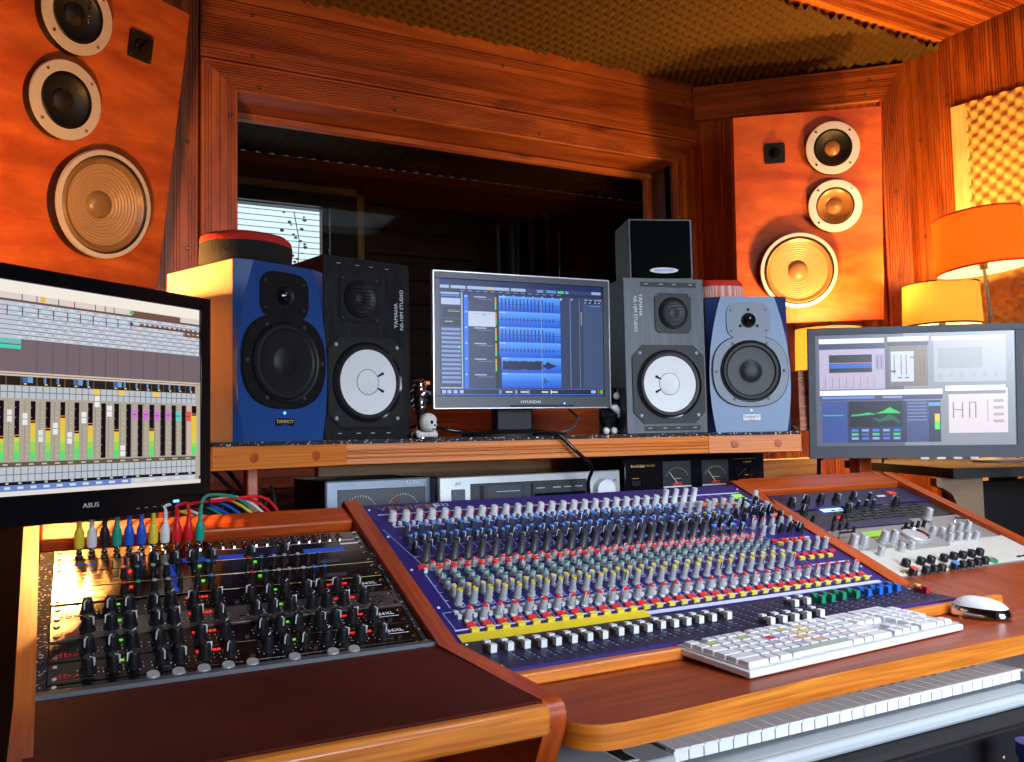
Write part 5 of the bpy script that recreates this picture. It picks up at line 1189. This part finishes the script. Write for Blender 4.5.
u, v = px2(RRM, 914.6, 536, .012); m = MB(); m.M = RRM @ T(u, v, .002); m.box(-.055, .065, -.045, .035, 0, .010, 'synth_silver'); wb(m, 'wheel_plinth', ts, bevel=.003)
m = MB(); m.M = RRM @ T(u, v, .012); m.lathe([(.034, 0), (.034, .006), (.031, .008, 'chrome'), (.027, .004), (.0005, .003)], 'silver', 40); wb(m, 'jog_wheel', ts)
for px, py in ((852.6, 546.5), (862.5, 547), (883, 543), (893, 542)): kr('sil', 'knob', ts, px, py)
for px, py in ((879.5, 557), (900, 553), (910, 551), (931.6, 536), (940.6, 537), (949.6, 534), (958.6, 532), (967, 531), (948.7, 543), (957.7, 542), (966.3, 541.5), (974.8, 541)): kr('sil2', 'knob', ts, px, py)
kr('sil', 'knob', ts, 927, 519, .006)
for i, (px, py) in enumerate(((905, 566), (920, 564), (930, 562.7), (943, 561), (952.8, 559), (961.7, 557.8), (970.6, 556.4), (978.7, 555), (925.4, 573.4), (933.4, 572), (940.6, 571), (962.2, 567.7), (969.7, 566.6), (977, 565), (983.8, 563.7))): kr('bk', 'push_knob', ts, px, py, .006)
kr('bkr', 'push_knob', ts, 911.9, 575, .006); kr('bkb', 'push_knob', ts, 953.6, 569.5, .006)
u, v = px2(RRM, 991, 560, .006); m = MB(); m.M = RRM @ T(u, v, .006); m.lathe([(.014, 0), (.014, .003), (.010, .003, 'gold_text'), (.009, .001)], 'cap_green', 24); wb(m, 'green_ring', ts)
m = MB(); m.M = RRM
for i in range(4): m.box(.40+i*.02, .414+i*.02, -.384, -.379, .006, .008, 'knob_black')
m.box(.02, .05, -.387, -.378, .006, .008, 'gold_text'); wb(m, 'button', ts)
m = MB(); m.M = RRM; 
m.tube([(.01, -.225, .002), (.01, -.225, .016), (.05, -.225, .016), (.05, -.225, .002)], .003, 'chrome', 8); wb(m, 'handle', ts)
m = MB(); m.M = RRM; m.tube([(.43, -.20, .002), (.43, -.20, .012), (.465, -.21, .012), (.465, -.21, .002)], .003, 'chrome', 8); wb(m, 'handle', ts)
#==PART5==
# ------------------------------------------------------------------ computer keyboard and mouse
kbo = V((.822, .897, .7955)); e = V((1.302, .930, .7955)); hd = math.degrees(math.atan2(e.y-kbo.y, e.x-kbo.x))
KW, KD = .485, .150; KM = frame(kbo+V((0, 0, .001)), hd, 2.2)
t = th('computer_keyboard', 'white computer keyboard with a few coloured keys lying on the desk tray', 'keyboard', KM)
m = MB(); m.box(0, KW, 0, KD, .0005, .010, 'white_plastic'); m.build('base', t, bevel=.002)
m = MB(); m.box(.004, KW-.004, .005, KD-.004, .010, .0125, 'deck_silver'); m.build('tray_surface', t, bevel=.0005)
m = MB()
for x in (.03, KW-.05): m.box(x, x+.02, KD-.02, KD-.008, -.0075, .001, 'white_plastic')
m.build('foot', t)
kp_ = (KW-.014)/22.9; rows = []; kdep = (KD-.018)/6.0
def keyrow(j, spec):
    x = 0
    for w_ in spec:
        if w_ > 0: rows.append((j, x, w_))
        x += abs(w_)
keyrow(0, [2.0]+[1]*1+[1.25]+[6.3]+[1.25, 1.0, 2.2]+[-.25, 1, 1, 1, -.25, 2, 1, 1]); keyrow(1, [2.35]+[1]*10+[2.65, -.25, -1, 1, -1, -.25, 1, 1, 1, -1]); keyrow(2, [1.85]+[1]*11+[2.15, -3.5, 1, 1, 1, 1])
keyrow(3, [1.6]+[1]*12+[1.4, -.25, 1, 1, 1, -.25, 1, 1, 1, 1]); keyrow(4, [1]*13+[2.0, -.25, 1, 1, 1, -.25, 1, 1, 1, 1]); keyrow(5, [1, -.66]+[1]*4+[-.33]+[1]*4+[-.33]+[1]*4+[-.3, -.0, 1, 1, 1, -.25, 1, 1, 1, 1])
kcol = {(4, 1): 'k_olive', (4, 4): 'k_olive', (2, 7): 'k_or', (3, 5): 'k_red', (3, 6): 'k_lil', (2, 4): 'k_lil', (2, 6): 'k_pk', (1, 5): 'k_lil', (3, 9): 'k_yel', (3, 8): 'k_yel', (4, 10): 'k_yel', (1, 7): 'k_or', (0, 3): 'k_grn', (5, 17): 'k_red', (2, 9): 'k_lil', (4, 8): 'k_olive', (1, 10): 'k_pk'}
for n_, c in (('k_olive', (.55, .55, .18)), ('k_or', (.85, .48, .25)), ('k_red', (.65, .02, .12)), ('k_lil', (.55, .48, .72)), ('k_pk', (.80, .60, .66)), ('k_yel', (.85, .68, .28)), ('k_grn', (.42, .55, .46))): mat(n_, c, .45)
cnt = {}; rest = []
rows.sort(key=lambda r: (r[0], r[1])); 
for n_, (j, x, w_) in enumerate(rows):
    i = cnt.get(j, 0); cnt[j] = i+1
    x0 = .007+x*kp_; x1 = x0+w_*kp_-.0018; y0 = .009+j*kdep*(1 if j < 5 else 1.0); y1 = y0+kdep-.0018*(1 if j < 5 else 3)
    c = kcol.get((j, i), 'key_white')
    def keybox(m):
        a = .0014; m.add([(x0, y0, .011), (x1, y0, .011), (x1, y1, .011), (x0, y1, .011), (x0+a, y0+a, .0185), (x1-a, y0+a, .0185), (x1-a, y1-a, .0185), (x0+a, y1-a, .0185)], [(0, 1, 5, 4), (1, 2, 6, 5), (2, 3, 7, 6), (3, 0, 4, 7)], 'key_white')
        m.add([(x0+a, y0+a, .0185), (x1-a, y0+a, .0185), (x1-a, y1-a, .0185), (x0+a, y1-a, .0185)], [(0, 1, 2, 3)], c); m.box(x0+.003, x0+.0055, y1-.006, y1-.0035, .0185, .0186, 'knob_grey')
    if n_ < 100: m = MB(); keybox(m); m.build('key', t, smooth=False)
    else: rest.append(keybox); 
m = MB()
for n_, (j, x, w_) in enumerate(rows):
    if n_ < 100: continue
    x0 = .007+x*kp_; x1 = x0+w_*kp_-.0018; y0 = .009+j*kdep; y1 = y0+kdep-.0054; c = 'key_white'
    m.box(x0, x1, y0, y1, .011, .0165, c)
o = m.build('key', t, smooth=False); o['kind'] = 'stuff'
# mouse
a = atz(957, 612, .80); b = atz(1019, 619, .80); c = (a+b)/2; L = (b-a).length
t = th('computer_mouse', 'smooth white wireless mouse resting on the desk to the right of the white keyboard', 'mouse', frame((c.x, c.y+.012, .7965), math.degrees(math.atan2(b.y-a.y, b.x-a.x))))
n1, n2 = 24, 12; 
def shell(m, k0, k1, mt, sc=1):
    vs = []; fs = []
    for j in range(k0, k1+1):
        ph = math.pi/2*j/n2
        for i in range(n1):
            th_ = 2*math.pi*i/n1; cx, cy = math.cos(th_), math.sin(th_)
            x = L/2*(abs(cx)**.8*(1 if cx > 0 else -1))*math.cos(ph)**.75; y = .031*(abs(cy)**.8*(1 if cy > 0 else -1))*math.cos(ph)**.75; z = .003+.030*math.sin(ph)*(1-.25*(x/L))
            vs.append((x, y, z))
    for j in range(k1-k0):
        for i in range(n1): fs.append((j*n1+i, j*n1+(i+1) % n1, (j+1)*n1+(i+1) % n1, (j+1)*n1+i))
    m.add(vs, fs, mt)
m = MB(); shell(m, 4, 12, 'white_plastic'); m.build('top_shell', t, angle=80)
m = MB(); shell(m, 0, 4, 'chrome'); m.build('body', t, angle=80)

# ------------------------------------------------------------------ piano keyboard under the tray
PX0, PX1, PY, PZ = .676, 1.364, .874, .740
t = th('piano_keyboard', 'white four-octave piano keyboard sticking out from under the desk tray', 'piano keyboard', frame((1.0, 1.0, .66), 0.1)); pw = WM[t].inverted()
PM = T(1.0, 1.0, 0) @ Matrix.Rotation(rad(.1), 4, 'Z') @ T(-1.0, -1.0, 0)
def pb(m, name, **k): return m.build(name, t, mw=pw, **k)
m = MB(); m.M = PM; m.box(.533, 1.46, .852, 1.14, .700, .716, 'piano_body'); m.box(.533, PX0-.006, .862, 1.14, .712, .738, 'piano_body'); m.box(PX1+.004, 1.46, .862, 1.14, .712, .738, 'piano_body'); m.box(.533, 1.46, 1.03, 1.14, .712, .745, 'piano_body'); pb(m, 'case', bevel=.004)
m = MB(); m.M = PM; m.box(.533, 1.46, .838, .853, .6985, .7165, 'piano_front'); pb(m, 'front_rail', bevel=.006)
W7 = (PX1-PX0)/29
for i in range(29):
    x0 = PX0+i*W7; m = MB(); m.M = PM; m.box(x0+.0005, x0+W7-.0005, PY, 1.03, PZ-.0035, PZ, 'piano_white'); m.box(x0+.0008, x0+W7-.0008, PY+.0025, PY+.02, PZ-.017, PZ-.0035, 'piano_white'); pb(m, 'white_key', bevel=.0008)
for i in range(28):
    if i % 7 in (2, 6): continue
    x0 = PX0+(i+1)*W7; m = MB(); m.M = PM; m.box(x0-.0055, x0+.0055, PY+.05, 1.03, PZ-.002, PZ+.011, 'black_gloss'); pb(m, 'black_key', bevel=.0015)
for x in (.612,):
    m = MB(); m.M = PM @ T(x, .915, .716) @ Matrix.Rotation(rad(90), 4, 'Y'); m.lathe([(.030, -.006), (.030, .006)], 'black_gloss', 32); pb(m, 'wheel')
    m = MB(); m.M = PM; m.box(x-.011, x+.011, .873, .957, .7375, .7388, 'label_white'); m.box(x-.0085, x+.0085, .877, .953, .7388, .7392, 'dark_hole'); pb(m, 'wheel_slot')
t = th('keyboard_stand', 'black padded shelf carrying the white piano keyboard', 'stand', frame((1.1, 1.0, .60)))
m = MB(); m.M = PM; m.box(.533, 1.44, .815, 1.14, .640, .698, 'black_matte'); wb(m, 'shelf_board', t, bevel=.008)
m = MB(); m.M = PM; m.box(.56, 1.44, .803, .815, .62, .69, 'rubber'); m.lathe([(.004, 0), (.003, .002)], 'screw', 10, M=PM @ T(1.20, .803, .655) @ FRONT); wb(m, 'front_board', t, bevel=.003)
for x in (.62, 1.36):
    m = MB(); m.M = PM; m.box(x, x+.05, .95, 1.0, 0, .640, 'black_matte'); wb(m, 'leg', t)
p = lampat(1036, 796, 1.16); m = MB(); m.lathe([(.045, -.30), (.05, -.28), (.05, -.02), (.035, .0), (.018, .02), (.018, .05), (.021, .052), (.021, .07), (.001, .072)], 'blue_plastic', 24, M=T(p.x, p.y, p.z))
m.lathe([(.02, -.33), (.02, -.30)], 'blue_plastic', 12, M=T(p.x, p.y, p.z)); m.tube([(p.x, p.y, p.z-.33), (p.x, p.y, 0)], .02, 'black_matte', 8); m.lathe([(.16, 0), (.16, .02), (.03, .05)], 'black_matte', 20, M=T(p.x, p.y, 0))
tag(m.build('blue_stool_post'), 'dark blue plastic post in the lower right corner under the keyboard', 'post')

# ------------------------------------------------------------------ amplifiers under the shelf
def knobcyl(t, x, z, r, d, mt, name='knob', y=0): m = MB(); m.lathe([(r*1.05, 0), (r, d*.15), (r*.95, d), (r*.8, d*1.05), (.0005, d*1.05)], mt, 32, M=T(x, y, z) @ FRONT); return m.build(name, t)
t = th('power_amplifier', 'small grey power amplifier with two level meters, left end of the shelf behind the console', 'amplifier', frame((.528, 1.85, .946)))
m = MB(); m.box(0, .246, .004, .27, 0, .089, 'black'); m.build('case', t, bevel=.003)
m = MB(); m.box(-.002, .248, -.006, .006, .0, .09, 'amp_grey'); m.build('front_panel', t, bevel=.004)
m = MB(); m.box(.024, .226, -.0075, -.005, .006, .070, 'dark_frame'); w = m.build('meter_window', t, bevel=.001)
for x in (.075, .172):
    m = MB(); m.M = T(x, -.0078, .018) @ FRONT
    for i in range(13): a = rad(150-i*10); m.box(.036*math.cos(a)-.0007, .036*math.cos(a)+.0007, .036*math.sin(a), .036*math.sin(a)+.003, 0, .0004, 'label_white')
    m.box(-.025, .025, .012, .0128, 0, .0004, 'amp_grey'); m.tube([(0, 0, .001), (-.022, .034, .001)], .0010, 'cap_red', 5); m.build('meter', w)
text('YAMAHA', .010, 'amp_grey', T(.045, -.0066, .080) @ FRONT, t); text('A100a', .013, 'label_white', T(.195, -.0066, .080) @ FRONT, t)
t = th('cassette_deck', 'wide silver hi-fi deck with a dark display and a large round knob, behind the console', 'hi-fi deck', frame((.766, 1.80, .946), .5))
m = MB(); m.box(0, .484, .004, .30, 0, .090, 'black_gloss'); m.build('case', t, bevel=.002)
m = MB(); m.box(0, .484, -.008, .006, 0, .090, 'deck_silver'); m.build('front_panel', t, bevel=.003)
m = MB(); m.box(.075, .385, -.0095, -.007, .008, .073, 'dark_frame'); w = m.build('display_window', t, bevel=.001)
m = MB(); m.box(.118, .205, -.0102, -.009, .014, .066, 'hy_frame'); m.box(.240, .380, -.0102, -.009, .020, .044, 'black_gloss'); m.box(.098, .108, -.011, -.009, .012, .068, 'black'); m.box(.230, .236, -.011, -.009, .012, .068, 'black'); m.box(.212, .228, -.0105, -.009, .012, .068, 'hy_frame')
m.box(.14, .20, -.0106, -.010, .052, .0535, 'print_light'); 
for x in (.245, .29, .32, .35): m.box(x, x+.022, -.0106, -.0085, .055, .0575, 'knob_grey')
m.build('cassette_door', w)
m = MB(); m.M = T(.145, -.0105, .034) @ FRONT; m.lathe([(.0028, 0), (.002, .001)], 'led_green', 10); m.build('indicator_light', t)
m = MB(); m.box(.028, .062, -.0105, -.007, .012, .062, 'mon_frame'); m.build('power_button', t, bevel=.002)
text('JVC', .0095, 'mon_frame', T(.046, -.0084, .0745) @ FRONT, t); knobcyl(t, .430, .044, .027, .020, 'label_white', y=-.008)
text('m', .012, 'mon_frame', T(.468, -.0084, .066) @ FRONT, t)
t = th('stereo_amplifier', 'black hi-fi amplifier with two large level meters and gold lettering, behind the console', 'amplifier', frame((1.262, 1.80, .946), -.5))
m = MB(); m.box(0, .455, .004, .32, 0, .118, 'black'); m.build('case', t, bevel=.002)
m = MB(); m.box(0, .455, -.006, .006, 0, .120, 'black_gloss'); m.build('front_panel', t, bevel=.002)
for x in (.160, .285):
    m = MB(); m.box(x-.044, x+.044, -.0075, -.005, .040, .106, 'dark_frame'); m.box(x-.044, x+.044, -.009, -.006, .040, .044, 'label_white'); m.box(x-.044, x+.044, -.009, -.006, .034, .037, 'label_gold'); w = m.build('meter_window', t)
    m = MB(); m.M = T(x, -.0078, .050) @ FRONT
    for i in range(15): a = rad(150-i*8.5); m.box(.040*math.cos(a)-.0005, .040*math.cos(a)+.0005, .038*math.sin(a), .038*math.sin(a)+.003, 0, .0004, 'label_gold')
    m.box(-.012, .012, .012, .013, 0, .0004, 'label_gold'); m.tube([(0, 0, .001), (-.024, .028, .001)], .0011, 'label_white', 5); m.box(-.014, .014, -.004, .002, 0, .001, 'cap_red'); m.build('meter', w)
text('Rockdale', .0105, 'label_gold', T(.040, -.0066, .097) @ FRONT, t, sx=1.1); text('MA-800', .0085, 'gold_text', T(.078, -.0066, .097) @ FRONT, t); text('Control', .009, 'gold_text', T(.395, -.0066, .098) @ FRONT, t)
m = MB(); m.box(.350, .425, -.0066, -.006, .106, .1068, 'gold_text'); m.box(.385, .405, -.0066, -.006, .062, .064, 'gold_text'); m.box(.022, .042, -.0066, -.006, .066, .068, 'gold_text'); m.build('panel_print', t)
m = MB(); m.box(.020, .045, -.010, -.006, .048, .062, 'black'); m.build('power_button', t, bevel=.001)

# ------------------------------------------------------------------ ornaments on the shelf
def atshelf(px, y): p = aty(px, 430, y); return p.x, y
x, y = atshelf(427, 1.775)
m = MB(); m.M = T(x, y, ZS+.001)
for a in (-1, 1): m.sphere((a*.018, 0, .007), .007, 'bone'); m.sphere((a*.019, .004, .011), .006, 'bone')
m.tube([(-.018, 0, .008), (0, 0, .0075), (.018, 0, .008)], .006, 'bone', 10); tag(m.build('toy_bone', angle=80), 'small white toy bone lying on the speckled shelf under the toy skull', 'ornament')
t = th('toy_skull', 'small white skull ornament standing on the toy bone beside the black monitor', 'ornament', frame((x+.004, y+.002, ZS+.014), 25))
m = MB(); m.sphere((0, 0, .021), .020, 'bone', sx=1.0, sy=1.0, sz=1.02, n=20, k=12); m.sphere((0, -.008, .009), .011, 'bone', sz=.8); m.build('skull', t, angle=80)
m = MB()
for px_ in (-.007, .008): m.sphere((px_, -.0175, .021), .0042, 'dark_hole', sy=.5)
m.sphere((0, -.0192, .0145), .0022, 'dark_hole'); 
for i in range(4): m.box(-.006+i*.0035, -.0055+i*.0035, -.0195, -.018, .004, .0075, 'dark_hole')
m.build('face_hollows', t)
x, y = atshelf(420.5, 1.86)
t = th('chrome_ornament', 'dark ornament of stacked chrome rings between the black monitor and the middle screen', 'ornament', frame((x, y, ZS+.0005)))
m = MB(); m.lathe([(.020, 0), (.020, .01), (.008, .02), (.008, .05), (.012, .058), (.017, .064), (.012, .068), (.019, .072), (.013, .078), (.021, .084), (.014, .092), (.026, .098), (.026, .104), (.014, .112), (.018, .118), (.011, .124), (.015, .130), (.009, .135), (.001, .136)], 'chrome', 28); m.build('body', t, angle=60)
m = MB(); m.cbox((.018, -.004, .126), (.008, .004, .007), 'led_orange'); m.build('orange_tag', t)
x, y = atshelf(612, 1.83)
t = th('soft_toy', 'little black soft toy with white hands and feet beside the middle screen', 'toy', frame((x, y, ZS+.0005), -8))
m = MB(); m.sphere((0, .012, .045), .026, 'plush_black', sz=1.3); m.sphere((0, .008, .100), .021, 'plush_black'); m.tube([(-.02, .01, .06), (-.028, -.005, .045), (.005, -.022, .052)], .006, 'plush_black', 8); m.tube([(.02, .012, .066), (.026, -.006, .075), (.010, -.022, .090)], .006, 'plush_black', 8)
m.tube([(-.012, .0, .02), (-.022, -.014, .010)], .008, 'plush_black', 8); m.tube([(.012, .0, .02), (.022, -.014, .010)], .008, 'plush_black', 8); m.build('body', t, angle=80)
for cx in (-.026, -.004, .019): m = MB(); m.sphere((cx, -.020, .0095), .0088, 'white_matte'); m.build('foot', t, angle=80)
m = MB(); m.sphere((.006, -.020, .096), .0095, 'white_matte', sx=1.1); m.tube([(.008, -.02, .103), (.009, -.02, .112)], .002, 'white_matte', 6); m.build('hand', t, angle=80)
m = MB(); m.tube([V(p) for p in ((-.014, -.022, .068), (-.004, -.024, .067), (.007, -.024, .060), (.010, -.023, .050), (.007, -.022, .040))], .008, 'white_matte', 10, taper=[.004, .0085, .0105, .008, .001]); m.build('hand', t, angle=80)
# cables on and over the shelf
def cable(name, pts, r, mt, label, k=8): m = MB(); m.tube(smooth_path(pts, k), r, mt, 8); tag(m.build(name, angle=80), label, 'cable')
a = aty(545, 437, 1.73); b = aty(575, 452, 1.70); c = aty(594, 480, 1.71)
cable('black_cable', [(1.0, 1.86, ZS+.006), (1.02, 1.80, ZS+.006), (a.x-.02, 1.74, ZS+.006), (a.x+.02, 1.712, ZS+.003), (b.x, 1.695, b.z+.002), (c.x-.012, 1.70, c.z+.03), (c.x, 1.735, c.z-.01), (c.x+.01, 1.74, .93)], .0045, 'black_gloss', 'black cable drooping over the front edge of the shelf below the middle screen')
cable('black_cable', [(.735, 1.99, ZS+.006), (.76, 1.90, ZS+.03), (.84, 1.86, ZS+.016), (.93, 1.88, ZS+.006), (1.0, 1.95, ZS+.006)], .0035, 'black_gloss', 'thin black cable curling behind the skull ornament')
cable('grey_cable', [(1.22, 1.98, ZS+.07), (1.215, 1.93, ZS+.045), (1.17, 1.89, ZS+.018), (1.10, 1.87, ZS+.005), (1.02, 1.93, ZS+.004)], .0035, 'grey_strip', 'grey looped cable rising behind the lower corner of the middle screen')
cable('black_cable', [(1.74, 1.80, ZS+.03), (1.70, 1.74, ZS+.035), (1.73, 1.70, ZS+.012), (1.80, 1.74, ZS+.006)], .004, 'black_gloss', 'short black cable beside the pale-lit blue monitor, in front of the ribbed box')
a = atz(733, 484, 1.005); b = atz(765, 495, 1.0)
q = [aty(760, 478, 1.72), aty(745, 483, 1.66)]
rp = []
for px, py, h in ((768, 497, .012), (778, 508, .010), (788, 519, .010), (799, 530, .010), (806, 536, .004)):
    u, v = px2(RRM, px, py, h); rp.append(RRM @ V((u, v, h)))
cable('black_cable', [(1.62, 1.79, 1.0), (1.60, 1.72, 1.03), aty(752, 487, 1.64)]+rp, .0030, 'black_gloss', 'thin black cable running from the black amplifier down across the right rack')
for i, (x, y) in enumerate(((.40, 1.9), (.44, 1.95), (.36, 2.0))):
    cable('dark_cable', [(x-.1, y, 1.07), (x-.04, y-.05, 1.0-.02*i), (x, y-.03, .95), (x+.03, y, .01)], .005, 'rubber', ['dark cable hanging under the shelf beside the wooden post', 'dark cable bunched under the shelf next to the small grey amplifier', 'dark cable hanging furthest back under the shelf'][i])
for i, px in enumerate((822, 855, 886)):
    a = aty(px, 456, 1.98); b = aty(px-3, 478, 2.0); cable('dark_cable', [(a.x+.01, 1.98, a.z+.02), (a.x, 1.98, a.z-.01), (b.x, 2.0, b.z), (b.x-.02, 2.0, .01)], .006 if i == 0 else .004, 'rubber', ['thick dark cable hanging under the left end of the grey-framed screen', 'thin dark cable hanging under the middle of the grey-framed screen', 'thin dark cable curving down to the slim wooden post'][i])

# ------------------------------------------------------------------ light
def area(name, loc, rot, sx, sy, e, c):
    ld = bpy.data.lights.new(name, 'AREA'); ld.shape = 'RECTANGLE'; ld.spread = rad(56 if 'window' in name else 86); ld.size = sx; ld.size_y = sy; ld.energy = e; ld.color = c
    o = bpy.data.objects.new(name, ld); COL.objects.link(o); o.location = loc; o.rotation_euler = [rad(a) for a in rot]; o['kind'] = 'helper'; return o
area('window_daylight', ((BX0+BX1)/2, -2.49, (BZ0+BZ1)/2), (-74, 0, 180), BX1-BX0-.06, BZ1-BZ0-.06, 24, (.74, .86, 1.0))
area('overhead_fill', (1.8, 0, ZC+.17), (22, 0, 0), .86, .66, 14.5, (.80, .89, 1.0))  # unseen overhead light added to brighten the desk from above
w = bpy.data.worlds.new('sky'); scn.world = w; w.use_nodes = True; bg = w.node_tree.nodes['Background']
bg.inputs[0].default_value = (.75, .87, 1, 1); bg.inputs[1].default_value = 2.0
for o in PROTO: bpy.data.objects.remove(o)
for o in scn.objects:
    if o.type == 'EMPTY' and o.name.startswith('window'): o['kind'] = 'structure'
scn.view_settings.view_transform = 'Standard'; scn.view_settings.look = 'None'; scn.view_settings.gamma = 1; scn.view_settings.exposure = -.08
scn.view_settings.use_curve_mapping = False
scn.cycles.use_denoising = True; scn.cycles.max_bounces = 8; scn.cycles.diffuse_bounces = 4; scn.cycles.transparent_max_bounces = 12; scn.cycles.sample_clamp_indirect = 6
